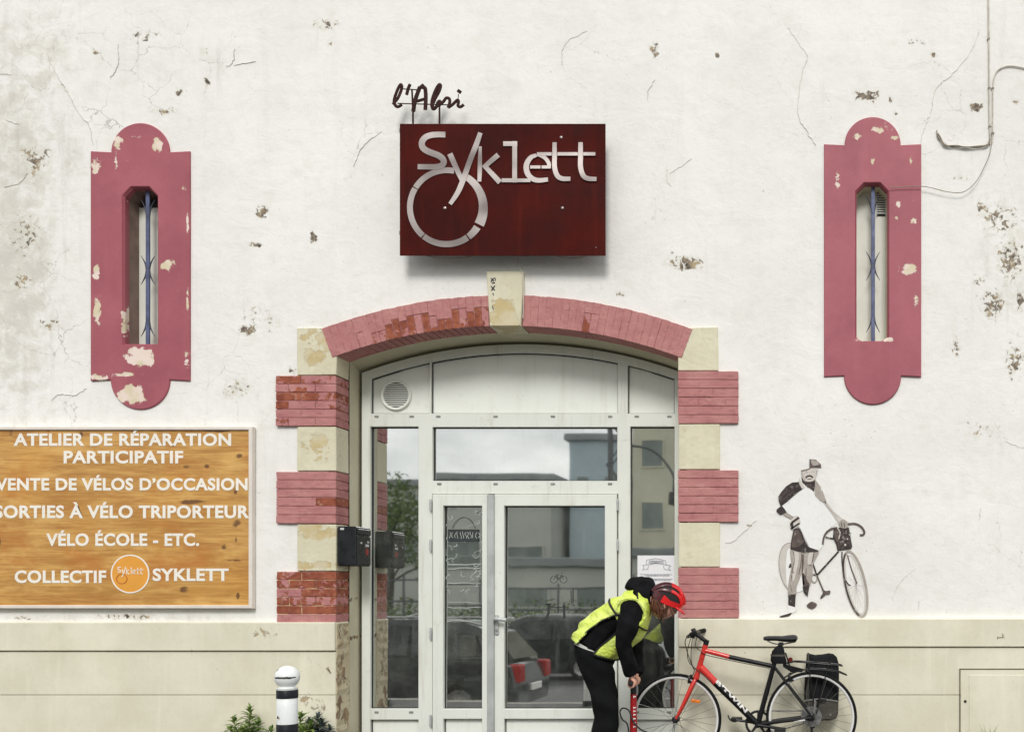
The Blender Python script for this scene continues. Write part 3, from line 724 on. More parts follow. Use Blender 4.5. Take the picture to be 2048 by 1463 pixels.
# ---- worn vinyl on the panes
VST = thing('window_sticker', 'dark vinyl strip with pale scribbled lettering on the narrow door pane', 'sticker', P(928, 1075, YF))
M_vpale = plain('pale_vinyl', srgb(176, 182, 178), .6, bump=0); M_vdark = plain('dark_vinyl', srgb(44, 50, 50), .6, bump=0)
yv = YF - .010
sx = [XZ(a, b, YF) for a, b in ((897, 1058), (958, 1058), (958, 1083), (897, 1083))]
fill(sx, [], yv - .0012, yv, MB()).build('vinyl_strip', M_vdark, VST, smooth=False)
mb = MB(); stroke(mb, [XZ(905 + 46 * i / 12, 1056 - 22 * math.sin(math.pi * i / 12) ** .7, YF) for i in range(13)], .004, yv - .001, yv, False)
mb.build('vinyl_arch', M_vdark, VST, smooth=False)
mb = MB(); rv = random.Random(11)
for i in range(11):
    cx_ = 900 + i * 5.2; pts = [(cx_ + rv.uniform(-1, 3), 1063 + k * 4.4 + rv.uniform(-1.5, 1.5)) for k in range(4)]
    stroke(mb, [XZ(*q, YF) for q in pts], .0042, yv - .0024, yv - .0014)
mb.build('scribbled_lettering', M_vpale, VST, smooth=False)
mb = MB()
for i in range(46):
    side = rv.choice((896, 958)); cx_ = side + rv.gauss(0, 7) if rv.random() < .6 else rv.uniform(897, 960); cx_ = max(895, min(963, cx_)); cy_ = rv.uniform(1022, 1185); a_ = rv.uniform(0, 6.3); ln_ = rv.uniform(3, 9)
    pts = [(max(893, min(966, cx_ + ln_ * k * math.cos(a_ + k * rv.uniform(.4, 1.1)) * .5)), cy_ + ln_ * k * math.sin(a_ + k * .6) * .5) for k in range(4)]
    stroke(mb, [XZ(*q, YF) for q in pts], rv.uniform(.002, .006), yv - .001, yv)
for y_ in (1128, 1136, 1166, 1204, 1214, 1240): stroke(mb, [XZ(896 + 66 * k / 5, y_ + rv.uniform(-1.5, 1.5), YF) for k in range(6)], rv.uniform(.003, .008), yv - .001, yv)
mb.build('vinyl_scribbles', M_vpale, VST, smooth=False)
DST = thing('door_sticker', 'small dark bicycle doodle and worn letter shapes on the wide door pane', 'sticker', P(1110, 1200, YF))
mb = MB(); yv = YF - .007
for cx_ in (1108, 1127): stroke(mb, [XZ(cx_ + 7 * math.cos(q), 1158 + 7 * math.sin(q), YF) for q in [6.283 * i / 14 for i in range(14)]], .0024, yv - .001, yv, True)
for pts in ([(1108, 1158), (1114, 1148), (1124, 1149), (1127, 1158)], [(1114, 1148), (1117, 1158), (1124, 1149)], [(1123, 1146), (1126, 1145)]): stroke(mb, [XZ(*q, YF) for q in pts], .0024, yv - .001, yv)
mb.build('bicycle_doodle', M_vdark, DST, smooth=False)
mb = MB()
for pts, w_ in (([(1098, 1207), (1097, 1225), (1093, 1236), (1084, 1239)], .022), ([(1092, 1207), (1103, 1207)], .012), ([(1128, 1208), (1129, 1236)], .022), ([(1104, 1214), (1128, 1213)], .008), ([(1116, 1208), (1117, 1222)], .008), ([(1146, 1176), (1146, 1206)], .008), ([(1142, 1180), (1143, 1206)], .005)): stroke(mb, [XZ(*q, YF) for q in pts], w_ * .8, yv - .001, yv)
mb.build('worn_lettering', M_vdark, DST, smooth=False)

# ---- dim workshop behind the glass
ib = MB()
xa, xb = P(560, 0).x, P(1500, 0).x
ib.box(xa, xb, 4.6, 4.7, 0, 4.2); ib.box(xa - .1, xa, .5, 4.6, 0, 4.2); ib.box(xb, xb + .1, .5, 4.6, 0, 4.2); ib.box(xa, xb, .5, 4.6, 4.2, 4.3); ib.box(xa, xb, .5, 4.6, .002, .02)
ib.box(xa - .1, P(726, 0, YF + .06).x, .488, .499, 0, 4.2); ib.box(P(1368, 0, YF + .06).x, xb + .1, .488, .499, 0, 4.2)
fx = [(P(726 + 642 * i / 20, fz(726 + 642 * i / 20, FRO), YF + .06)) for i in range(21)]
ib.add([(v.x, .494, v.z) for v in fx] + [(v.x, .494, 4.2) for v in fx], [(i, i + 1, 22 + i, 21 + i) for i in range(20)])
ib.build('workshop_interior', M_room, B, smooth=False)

# ---- meter cupboard door at the right end of the plinth
cx0, cx1 = P(1917, 0).x, P(2075, 0).x; cz1 = P(0, 1335).z
cd = MB()
for a in ((cx0, cx0 + .006, .02, cz1), (cx1 - .006, cx1, .02, cz1)): cd.box(a[0], a[1], -.0445, -.036, a[2], a[3])
cd.box(cx0 + .0065, cx1 - .0065, -.0445, -.036, cz1 - .006, cz1)
cd.build('cupboard_rebate', plain('dark_joint', srgb(112, 106, 88), .9, bump=0), B, smooth=False)  # darker strips outline the cupboard door
CDO = MB().bbox(cx0 + .010, cx1 - .010, -.043, -.0365, .02, cz1 - .012, .002).bbox(cx0 + .075, cx1 - .075, -.0475, -.0435, .03, cz1 - .05, .002).build('cupboard_door', M_plinth, B, smooth=False)
MB().lathe([(0, -.004), (.011, -.004), (.011, 0), (0, 0)], (cx0 + .045, -.0435, P(0, 1400).z), 'Y', 12).build('cupboard_lock', M_black, CDO)

# ------------------------------------------------------------------ hanging sign over the arch
M_sign = NT('oxblood_sign_plate')
_a = M_sign.rng(M_sign.noise(1.6, 6, .6), .3, .72)
_c = M_sign.mix(_a, srgb(52, 12, 8), srgb(80, 19, 12))
_c = M_sign.mix(M_sign.rng(M_sign.noise(1.2, 6, .6, M_sign.mapv((10, 1, .8))), .5, .75, 0, .35), _c, srgb(98, 28, 18))
M_sign = M_sign.finish(_c, M_sign.rng(M_sign.noise(3, 5), .3, .7, .52, .66), 0, M_sign.bump(M_sign.noise(1.5, 3), .12, .03), Specular_IOR_Level=.08)
M_letter = NT('shaded_steel_letters')
_a = M_letter.rng(M_letter.noise(1.9, 1, .4, M_letter.mapv((1.2, 1, 2.0))), .30, .66)  # broad two-tone drift imitates the shade gradient across the letters
M_letter = M_letter.finish(M_letter.mix(_a, srgb(118, 109, 107), srgb(186, 177, 173)), .38, .6, M_letter.bump(M_letter.noise(4, 1), .25, .03))
M_script = plain('dark_brown_steel', srgb(50, 24, 22), .6, 0, .25, 12, Specular_IOR_Level=.15)
SY = -.165
loc = P(1005, 511, SY)
SG = thing('hanging_sign', 'dark red metal sign plate with silver bicycle-wheel lettering hung above the arch keystone', 'sign', loc)
pl = MB().bbox(P(799.5, 0, SY).x, P(1211, 0, SY).x, SY, SY + .006, P(0, 511, SY).z, P(0, 247.5, SY).z, .0015)
SP = pl.build('sign_plate', M_sign, SG, smooth=False)
mb = MB()
for (x, y) in ((830, 280), (1180, 280), (830, 480), (1180, 480)):
    v = P(x, y, 0); mb.tube([(v.x, SY + .006, v.z), (v.x, -.002, v.z)], .008, 8)
mb.bbox(P(815, 0).x, P(1195, 0).x, SY + .0065, SY + .03, P(0, 284).z, P(0, 276).z, .002); mb.bbox(P(815, 0).x, P(1195, 0).x, SY + .0065, SY + .03, P(0, 484).z, P(0, 476).z, .002)
mb.build('standoff_frame', M_grey, SG, smooth=False)
zk = 1 / 3.4827
def ZS(x, y): return XZ(740 + x * zk, 140 + y * zk, SY)
wpx = zk * (D + SY) / F * .9
LT = MB(); y0, y1 = SY - .006, SY - .0018
def st(pts, w, n=8, sm=True, closed=False):
    p = smooth_path(pts, n, closed) if sm else [Vector(q) for q in pts]
    p = [ZS(*q) for q in p]
    if isinstance(w, (list, tuple)):
        m = len(p); ws = []
        for i in range(m):
            t = i / (m - 1) * (len(w) - 1); k = min(int(t), len(w) - 2); ws.append((w[k] + (w[k + 1] - w[k]) * (t - k)) * wpx)
    else: ws = w * wpx
    mb = MB(); stroke(mb, p, ws, y0, y1, closed); return mb
letters = {
 'letter_s': [st([(527, 453), (480, 452), (430, 456), (388, 472), (365, 502), (366, 536), (392, 562), (432, 580), (478, 598), (507, 620), (516, 646), (502, 666), (472, 675), (430, 677), (334, 676)], [44, 44, 45, 46, 47, 47, 48, 48, 48, 47, 46, 45, 43, 42, 40])],
 'letter_y': [st([(558, 586), (582, 640), (612, 706), (646, 776)], [42, 42, 40, 34], sm=False), st([(771, 440), (740, 530), (700, 630), (664, 730), (636, 806), (606, 868), (560, 936)], [34, 42, 42, 42, 42, 38, 30])],
 'letter_k': [st([(770, 535), (768, 620), (767, 700), (764, 780)], [22, 32, 34, 30], sm=False), st([(896, 594), (846, 636), (792, 684)], [40, 38, 34], sm=False), st([(797, 668), (850, 724), (908, 786)], [34, 38, 42], sm=False)],
 'letter_l': [st([(930, 517), (1028, 517)], 36, sm=False), st([(1010, 500), (1010, 787)], 37, sm=False), st([(920, 772), (1030, 772)], 30, sm=False)],
 'letter_e': [st([(1162, 596), (1120, 616), (1092, 665), (1098, 720), (1130, 758), (1175, 772), (1242, 766)], [26, 36, 42, 42, 40, 36, 32]), st([(1165, 590), (1215, 612), (1246, 650), (1250, 690)], [26, 30, 30, 28]), st([(1118, 680), (1190, 680)], 24, sm=False), st([(1198, 680), (1250, 680)], 24, sm=False), st([(1030, 773), (1120, 773)], 28, sm=False)],
 'letter_t': [st([(1288, 508), (1288, 600), (1288, 680), (1306, 738), (1340, 760), (1398, 762)], [32, 36, 37, 38, 36, 32]), st([(1165, 589), (1268, 589)], 26, sm=False), st([(1308, 589), (1450, 589)], 26, sm=False)],
 'letter_t2': [st([(1469, 508), (1469, 600), (1469, 680), (1487, 738), (1520, 760), (1580, 764)], [34, 38, 38, 38, 36, 32]), st([(1488, 589), (1572, 589)], 26, sm=False)],
}
for li, (k, lst) in enumerate(letters.items()):
    mb = MB()
    for j, q in enumerate(lst):
        mb.add([(v[0], v[1] - j * .0006 - li * .0009, v[2]) for v in q.v], q.f)
    mb.build('letter', M_letter, SP, smooth=False)
def ringseg(a0, a1, ri=236, ro=281, ri1=None, ro1=None):
    n = 26; ps, ws = [], []
    for i in range(n + 1):
        t = i / n; a = R(a0 + (a1 - a0) * t)
        r_i = ri + ((ri1 or ri) - ri) * t; r_o = ro + ((ro1 or ro) - ro) * t
        ps.append((538 + (r_i + r_o) / 2 * math.cos(a), 958 - (r_i + r_o) / 2 * math.sin(a))); ws.append(r_o - r_i)
    return st(ps, ws, sm=False)
rg = MB()
for s in (ringseg(148, 79), ringseg(149.5, 229.5), ringseg(231, 304, 236, 281, 228, 278), ringseg(306, 327, 228, 278, 222, 280), ringseg(332, 417, 214, 292, 226, 276)):
    rg.add([(v[0], v[1] + .0016, v[2]) for v in s.v], s.f)
rg.build('wheel_ring', M_letter, SP, smooth=False)
mb = MB()
for (x, y) in ((890, 416), (1125, 416), (1122.5, 275), (1192, 495)):
    v = P(x, y, SY); r = .011 if y < 490 else .004
    MB().lathe([(0, -.006), (r * .6, -.006), (r, -.003), (r, 0), (0, 0)], (v.x, SY, v.z), 'Y', 14).build('screw', M_letter, SP)
# script word on two rods above the plate
def script(pts, w, n=8):
    k = 170 / 2048
    p = smooth_path([(780 + x * k, 150 + y * k) for x, y in pts], n)
    return [P(q[0], q[1], SY + .003) for q in p], w * k * (D + SY) / F / 2
SC = MB()
for pts, w in ([((70, 715), (110, 660), (190, 560), (260, 400), (285, 290), (265, 235), (225, 270), (165, 400), (110, 560), (100, 660), (140, 745), (200, 765), (290, 715)), 62],
               [((485, 225), (440, 330), (400, 480)), 66], [((800, 225), (760, 290)), 60],
               [((720, 290), (650, 480), (595, 660), (560, 880)), 84], [((720, 290), (830, 310), (858, 420), (862, 600), (850, 840)), 78], [((590, 640), (700, 620), (880, 565)), 62],
               [((1040, 830), (1010, 740), (1020, 600), (1080, 420), (1150, 280), (1200, 235), (1215, 290), (1170, 420), (1090, 560), (1040, 680)), 68], [((1020, 740), (1050, 820), (1120, 760), (1160, 660), (1200, 640), (1190, 720), (1150, 740)), 70],
               [((1190, 730), (1290, 640), (1350, 560), (1420, 570), (1440, 650), (1400, 790)), 62], [((1400, 790), (1500, 720), (1620, 610), (1650, 650), (1640, 740), (1700, 770), (1780, 715)), 62],
               [((1690, 370), (1650, 430)), 92]):
    path, r = script(pts, w * 1.22); SC.tube(path, r, 8, flat=.5)
SC.build('script_lettering', M_script, SG)
mb = MB()
for pts, r in (([(826, 247), (826, 225), (824, 181)], .007), ([(879, 247), (879, 212)], .007), ([(805, 178), (836, 180)], .004), ([(795, 207), (900, 210)], .004), ([(916, 202), (917, 188)], .003)):
    mb.tube([P(x, y, SY + .006) for x, y in pts], r, 6)
mb.build('support_rod', M_script, SG)
CABM = plain('pale_cable', srgb(196, 190, 176), .6, bump=0)
tag(MB().tube(smooth_path([(P(1042, 505, 0).x, -.10, P(0, 505).z), (P(1038, 522).x, -.03, P(0, 520).z), (P(1040, 535).x, -.052, P(0, 538).z), (P(1049, 552).x, -.053, P(0, 552).z), (P(1050.5, 590).x, -.045, P(0, 588).z), (P(1049, 640).x, -.04, P(0, 640).z)], 8), .004, 6).build('sign_cable', CABM), 'thin pale cable hanging from under the dark red sign past the keystone', 'cable')
for a, pts in enumerate(([(845, 508), (880, 517), (925, 516), (960, 508)], [(1105, 508), (1130, 516), (1160, 515), (1182, 507)])):
    mb = MB().tube(smooth_path([P(x, y, -.05) for x, y in pts], 8), .006, 6)
    mb.build('cable_loop', CABM, SG)

# ------------------------------------------------------------------ wooden notice board on the left
M_ply = NT('varnished_plywood')
v = M_ply.mapv((.55, 1, 3.4)); g1 = M_ply.noise(3.0, 8, .62, v, 1.2); g2 = M_ply.noise(14, 6, .6, M_ply.mapv((.25, 1, 5)), .4)
_c = M_ply.mix(M_ply.rng(g1, .3, .7), srgb(176, 128, 62), srgb(214, 168, 94))
_c = M_ply.mix(M_ply.rng(g2, .46, .62, 0, .6), _c, srgb(168, 108, 50))
_c = M_ply.mix(M_ply.rng(M_ply.noise(1.3, 4), .45, .75, 0, .55), _c, srgb(214, 150, 62))
kn = M_ply.math('ADD', M_ply.noise(9, 6, .65, M_ply.mapv((.8, 1, 1.5))), M_ply.math('MULTIPLY', M_ply.spots([(x_ - P(245, 0).x, z_ - P(0, 1216).z, a_, b_, s_) for x_, z_, a_, b_, s_ in px_spots([(250, 930, 8, 12, .5), (435, 862, 40, 5, 1), (390, 1004, 40, 7, 1), (478, 1045, 14, 14, .9), (482, 1190, 5, 10, 1), (477, 985, 5, 12, 1), (8, 1085, 3, 10, 1), (485, 912, 10, 8, .9), (375, 1178, 14, 10, .9), (470, 1120, 22, 4, .9), (105, 862, 8, 8, .9), (170, 870, 6, 10, .9), (455, 1093, 8, 8, .8), (478, 1080, 4, 10, .95), (30, 868, 6, 12, .8), (380, 932, 14, 8, .7), (420, 933, 6, 5, .9)])]), .42))
_c = M_ply.mix(M_ply.rng(M_ply.noise(30, 6, .7, M_ply.mapv((.12, 1, 6)), .3), .50, .62, 0, .22), _c, srgb(150, 96, 46)); _c = M_ply.mix(M_ply.rng(M_ply.noise(5, 6, .65, M_ply.mapv((.5, 1, 1.2))), .50, .7, 0, .55), _c, srgb(226, 184, 110)); _c = M_ply.mix(M_ply.rng(M_ply.noise(2.2, 6, .65, M_ply.mapv((.8, 1, 1.3), (0, 0, 0), (4, 0, 2))), .52, .68, 0, .6), _c, srgb(184, 112, 44))
_c = M_ply.mix(M_ply.rng(kn, .70, .90, 0, .85), _c, srgb(92, 56, 34))
M_ply = M_ply.finish(_c, .45, 0, M_ply.bump(g2, .12, .004))
M_wframe = plain('white_painted_wood', srgb(222, 214, 204), .55, 0, .06, 8, .15)
M_lettw = plain('white_vinyl', srgb(238, 234, 224), .5, 0, .03, bump=0)
BY = -.045
loc = P(245, 1216, 0)
BD = thing('notice_board', 'varnished plywood notice board in a white frame with white capital lettering', 'sign', loc)
bx0, bx1, bz0, bz1 = P(-18, 0, BY).x, P(506, 0, BY).x, P(0, 1216, BY).z, P(0, 853, BY).z
fill([(bx0 + .02, bz0 + .02), (bx1 - .02, bz0 + .02), (bx1 - .02, bz1 - .02), (bx0 + .02, bz1 - .02)], [], BY + .004, -.008, MB()).build('board_panel', M_ply, BD, smooth=False)
fill([(bx0, bz0), (bx1, bz0), (bx1, bz1), (bx0, bz1)], [[(bx0 + .03, bz0 + .026), (bx1 - .03, bz0 + .026), (bx1 - .03, bz1 - .026), (bx0 + .03, bz1 - .026)]], BY - .012, -.006, MB(), .004).build('board_frame', M_wframe, BD, smooth=False)
LB = BY + .0015
for body, xa, xb, ya, yb in (('ATELIER DE RÉPARATION', 27, 462, 866, 891), ('PARTICIPATIF', 127, 366, 901, 926), ('VENTE DE VÉLOS D’OCCASION', -9, 495, 955.5, 980), ('SORTIES À VÉLO TRIPORTEUR', -11, 498, 1010, 1035.5), ('VÉLO ÉCOLE - ETC.', 92, 398, 1066, 1091), ('COLLECTIF', 29, 212, 1140, 1165), ('SYKLETT', 305, 457, 1136, 1161)):
    mb = MB(); text_fit(mb, body, P(xa, 0, BY).x, P(xb, 0, BY).x, P(0, yb, BY).z, P(0, ya, BY).z, LB, BY + .0038, .032)
    mb.build('lettering', M_lettw, BD, smooth=False)
ec = P(260, 1147, BY); r = 38.5 / 256
EM = MB().lathe([(0, 0), (r - .008, 0), (r - .008, .002), (0, .002)], (ec.x, LB, ec.z), 'Y', 56).build('emblem', plain('orange_vinyl', srgb(226, 158, 62), .45, 0, .05, bump=0), BD, smooth=False)
MB().lathe([(r - .010, -.001), (r, -.001), (r, .002), (r - .010, .002)], (ec.x, LB, ec.z), 'Y', 56).build('emblem_ring', M_lettw, EM, smooth=False)
mb = MB(); zz = 1 / 3.326
for pts, w in ([((806, 1043), (786, 1043), (784, 1056), (800, 1062), (802, 1074), (782, 1074)), 5], [((812, 1058), (822, 1082)), 5], [((836, 1040), (826, 1078), (812, 1108)), 5], [((842, 1050), (842, 1090)), 4], [((858, 1060), (844, 1076), (862, 1090)), 4], [((868, 1046), (874, 1046), (874, 1088)), 4],
               [((884, 1074), (900, 1074), (898, 1060), (886, 1062), (884, 1082), (902, 1088)), 4], [((916, 1046), (916, 1086), (926, 1088)), 4], [((938, 1046), (938, 1086), (950, 1088)), 4], [((908, 1060), (958, 1060)), 4]):
    stroke(mb, [XZ(x * zz, 820 + y * zz, BY) for x, y in pts], w * zz / 256, LB - .0035, LB - .0001)
mb.build('emblem_lettering', M_lettw, EM, smooth=False)
mb = MB(); stroke(mb, [XZ(810 * zz + 10.5 * math.cos(q), 820 + 1120 * zz + 9.5 * math.sin(q), BY) for q in [2 * math.pi * i / 32 for i in range(32)]], .004, LB - .003, LB - .0001, True)
mb.build('emblem_wheel', plain('rust_vinyl', srgb(178, 92, 40), .5, bump=0), EM, smooth=False)

# ------------------------------------------------------------------ paper notice stuck on the right pane
NY = YF - .002
NO = thing('paper_notice', 'white paper notice with a hand-drawn banner taped to the right glass pane', 'notice', P(1312, 1166, NY))
x0, x1, z0, z1 = P(1275, 0, NY).x, P(1349, 0, NY).x, P(0, 1186, NY).z, P(0, 1110, NY).z
pm = MB(); nn = 8
pm.add([(x0 + (x1 - x0) * i / nn, NY - .001 - .0022 * math.sin(i * .9) ** 2, z) for z in (z0, z1) for i in range(nn + 1)], [(i, i + 1, nn + 2 + i, nn + 1 + i) for i in range(nn)])
pm.build('paper_sheet', plain('white_paper', srgb(236, 236, 240), .8, 0, .03, bump=0), NO, fix=False)
M_ink = plain('grey_ink', srgb(120, 122, 132), .8, bump=0)
def NP(u, v): return (x0 + (x1 - x0) * u, z1 - (z1 - z0) * v)
mb = MB(); yn0, yn1 = NY - .0052, NY - .0042
for pts in ([(.25, .12), (.5, .08), (.75, .13), (.78, .25), (.5, .2), (.24, .25)],):
    stroke(mb, [NP(*p) for p in pts], .003, yn0, yn1, True)
for pts in ([(.24, .24), (.14, .26), (.18, .32), (.14, .38), (.28, .36), (.3, .26)], [(.76, .24), (.9, .27), (.84, .33), (.9, .39), (.72, .36), (.7, .26)]): stroke(mb, [NP(*p) for p in pts], .003, yn0, yn1)
for row, a, b in ((.15, .32, .7), (.19, .3, .72)):
    pts = [(a + (b - a) * i / 40, row + .016 * math.sin(i * 2.1 + row * 9) + .008 * math.sin(i * 5.3)) for i in range(41)]
    stroke(mb, [NP(*p) for p in pts], .0022, yn0, yn1)
for row, a, b in ((.5, .08, .92), (.53, .2, .86), (.62, .05, .95), (.65, .1, .9), (.76, .1, .85), (.86, .08, .9)):
    pts = [(a + (b - a) * i / 70, row + .012 * math.sin(i * 2.4 + row * 30) + .009 * math.sin(i * 4.7)) for i in range(71)]
    stroke(mb, [NP(*p) for p in pts], .0018, yn0, yn1)
mb.build('notice_writing', M_ink, NO, smooth=False)

# ------------------------------------------------------------------ letterbox on the left jamb
M_box = plain('black_enamel', (.010, .011, .014), .32, .1, .25, 8, .12)
lx0, lx1 = P(677.5, 0).x, P(714, 0).x; lz0, lz1 = P(0, 1131).z, P(0, 1052).z
LBX = thing('letterbox', 'black metal letterbox fixed to the left jamb of the entrance', 'letterbox', ((lx0 + lx1) / 2, .12, lz0))
MB().bbox(lx0, lx1, -.018, .232, lz0, lz1, .006).build('box_body', M_box, LBX, smooth=False)
MB().bbox(lx1 + .0005, lx1 + .007, -.010, .224, lz0 + .012, lz1 - .075, .002).build('box_door', M_box, LBX, smooth=False)
MB().bbox(lx1 + .0005, lx1 + .012, -.006, .220, lz1 - .062, lz1 - .018, .004).build('flap', M_box, LBX, smooth=False)
MB().lathe([(0, 0), (.008, 0), (.008, .009), (0, .009)], (lx1 + .0072, .05, lz0 + .18), 'X', 12).build('lock', M_alu, LBX)
M_stk = plain('white_sticker', srgb(206, 206, 206), .6, bump=0); M_red = plain('red_sticker', srgb(150, 30, 26), .6, bump=0)
mb = MB().box(lx1 + .0072, lx1 + .0078, .13, .19, lz0 + .155, lz0 + .175).box(lx1 + .0072, lx1 + .0078, .16, .195, lz0 + .185, lz0 + .20)
mb.build('sticker', M_stk, LBX, smooth=False)
MB().lathe([(0, 0), (.028, 0), (.028, .0006), (0, .0006)], (lx1 + .0072, .16, lz0 + .115), 'X', 16).build('sticker', M_red, LBX, smooth=False)
MB().box(lx0 + .02, lx0 + .05, -.0188, -.0182, lz1 - .028, lz1 - .012).build('sticker', M_stk, LBX, smooth=False)

# ------------------------------------------------------------------ pasted paper figure of a cyclist
def mpaper(name, c, var=.12): 
    m = NT(name); a = m.rng(m.noise(9, 6, .65), .3, .7)
    b = m.mix(a, tuple(x * (1 - var) for x in c), tuple(min(1, x * (1 + var)) for x in c))
    b = m.mix(m.rng(m.noise(30, 6, .7), .56, .68, 0, .45), b, srgb(206, 200, 192))
    return m.finish(b, .85)
MP = {'d': mpaper('mural_dark_ink', srgb(56, 48, 47), .4), 'k': mpaper('mural_brown_ink', srgb(92, 80, 75), .3), 'm': mpaper('mural_grey_ink', srgb(166, 158, 150), .14), 'l': mpaper('mural_pale_ink', srgb(203, 197, 190), .06), 'w': mpaper('mural_white_paper', srgb(234, 234, 231), .02)}
MU = thing('pasted_mural', 'grey paper cut-out of a moustached cyclist with his racing bicycle pasted on the wall', 'mural', P(1640, 1232, 0))
mk = 280 / 1107
def MX(x, y): return XZ(1500 + x * mk, 880 + y * mk, 0)
BIKE_BITS = {'painted_wheel', 'painted_tyre', 'painted_rim', 'painted_fork', 'painted_frame', 'painted_crank', 'painted_chainring', 'painted_pedal', 'painted_bag', 'painted_glint', 'painted_handlebar', 'painted_lever'}
MG = {True: MB(), False: MB()}
def mpoly(tone, pts, lay, name, curved=True):
    q = smooth_path(pts, 5, True) if curved else [Vector(p) for p in pts]
    y1 = -.0030 - lay * .0006; g = MG[name in BIKE_BITS]; g.cm = 'dkmlw'.index(tone)
    fill([MX(p[0], p[1]) for p in q], [], y1 - .0005, y1, g)
def mline(tone, pts, w, lay, name, closed=False, sm=True):
    q = smooth_path(pts, 7, closed) if sm else [Vector(p) for p in pts]
    ws = [x * mk / 256 for x in w] if isinstance(w, list) else w * mk / 256
    if isinstance(ws, list): 
        m = len(q); ws = [ws[0] + (ws[-1] - ws[0]) * i / (m - 1) for i in range(m)]
    y1 = -.0030 - lay * .0006
    g = MG[name in BIKE_BITS]; g.cm = 'dkmlw'.index(tone)
    stroke(g, [MX(p[0], p[1]) for p in q], ws, y1 - .0005, y1, closed)
def ell(cx, cy, a, b, tilt, n=40): return [(cx + a * math.cos(t) * math.cos(R(tilt)) - b * math.sin(t) * math.sin(R(tilt)), cy + a * math.cos(t) * math.sin(R(tilt)) + b * math.sin(t) * math.cos(R(tilt))) for t in [2 * math.pi * i / n for i in range(n)]]
mpoly('l', ell(330, 1005, 98, 195, -8, 16), 0, 'painted_wheel')
mline('m', ell(330, 1005, 98, 195, -8), 7, 1, 'painted_wheel', True, False)
mpoly('w', [(300, 1170), (290, 900), (340, 860), (420, 1000), (420, 1180)], 2, 'painted_background')
mpoly('w', [(250, 522), (410, 390), (480, 380), (520, 430), (640, 570), (690, 650), (600, 720), (572, 840), (545, 874), (470, 845), (400, 700), (330, 610)], 2, 'painted_shirt', False)
fw = ell(832, 1135, 78, 262, -12.5)
mline('m', fw, 20, 2, 'painted_wheel', True, False)
mline('d', fw[12:29], 11, 3, 'painted_tyre', False, False)
mline('l', ell(832, 1140, 60, 235, -12.5), 5, 3, 'painted_rim', True, False)
mline('d', [(727, 880), (728, 960), (745, 1080), (775, 1135), (795, 1145)], 10, 4, 'painted_fork'); mline('k', [(770, 905), (800, 1010), (845, 1130)], 9, 4, 'painted_fork')
mline('d', [(700, 878), (528, 1066)], 14, 4, 'painted_frame', sm=False); mline('d', [(528, 1066), (490, 950)], 12, 4, 'painted_frame', sm=False); mline('k', [(528, 1066), (400, 1045)], 8, 3, 'painted_frame', sm=False)
mline('k', [(530, 1070), (578, 1182)], 11, 5, 'painted_crank', sm=False); mline('m', ell(508, 1088, 22, 34, 0, 20), 9, 4, 'painted_chainring', True, False)
mpoly('k', [(570, 1175), (600, 1190), (632, 1185), (630, 1215), (600, 1220), (565, 1250), (556, 1240), (575, 1205)], 5, 'painted_pedal')
mpoly('m', [(318, 868), (370, 885), (425, 882), (422, 990), (395, 1090), (370, 1160), (362, 1222), (303, 1222), (306, 1110), (325, 1000)], 5, 'painted_leg')
mpoly('m', [(440, 884), (542, 874), (520, 935), (498, 985), (492, 1080), (468, 1160), (425, 1150), (428, 1030)], 5, 'painted_leg')
mpoly('l', [(345, 890), (385, 893), (375, 1000), (350, 1100), (335, 1100), (345, 1000)], 6, 'painted_highlight'); mpoly('l', [(465, 895), (505, 890), (480, 975), (455, 970)], 6, 'painted_highlight')
mpoly('d', [(320, 970), (328, 1000), (305, 1005)], 6, 'painted_shade'); mline('k', [(420, 900), (415, 1040), (425, 1140)], 14, 6, 'painted_shade'); mpoly('k', [(420, 1050), (450, 1100), (470, 1140), (455, 1180), (420, 1160)], 6, 'painted_shade')
mpoly('d', [(302, 1220), (362, 1214), (356, 1318), (303, 1302)], 6, 'painted_sock', False); mpoly('d', [(415, 1158), (472, 1138), (455, 1236), (427, 1205)], 7, 'painted_sock', False)
mpoly('d', [(235, 1390), (290, 1372), (330, 1362), (308, 1388), (245, 1399)], 6, 'painted_shoe'); mpoly('k', [(448, 1306), (488, 1274), (530, 1298), (492, 1333)], 6, 'painted_shoe')
mpoly('w', [(300, 1300), (360, 1320), (365, 1350), (310, 1370), (250, 1385), (300, 1345)], 5, 'painted_shoe')
mpoly('d', [(345, 700), (388, 690), (408, 725), (432, 785), (462, 842), (490, 852), (543, 870), (530, 883), (442, 886), (425, 890), (318, 862), (326, 790)], 7, 'painted_shorts', False)
mpoly('k', [(350, 720), (385, 715), (415, 790), (400, 830), (335, 845), (335, 790)], 8, 'painted_fold')
mpoly('d', [(392, 329), (332, 334), (286, 364), (250, 405), (224, 446), (228, 482), (243, 522), (300, 482), (340, 442), (380, 408), (412, 390)], 7, 'painted_sleeve', False)
mpoly('d', [(250, 516), (212, 545), (209, 562), (240, 591), (291, 570), (272, 540)], 7, 'painted_sleeve', False)
mpoly('m', [(262, 588), (292, 570), (345, 606), (325, 622)], 6, 'painted_arm', False)
mpoly('l', [(330, 615), (372, 595), (392, 620), (395, 660), (340, 705), (318, 680)], 6, 'painted_hand')
mline('d', [(332, 650), (388, 610)], 18, 7, 'painted_stripe', sm=False); mline('d', [(325, 700), (392, 655)], 14, 7, 'painted_stripe', sm=False); mpoly('d', [(318, 655), (340, 650), (342, 700), (325, 690)], 7, 'painted_stripe')
mpoly('d', [(405, 284), (414, 330), (448, 362), (505, 404), (516, 350), (513, 312), (490, 328), (440, 328), (420, 312)], 7, 'painted_collar', False)
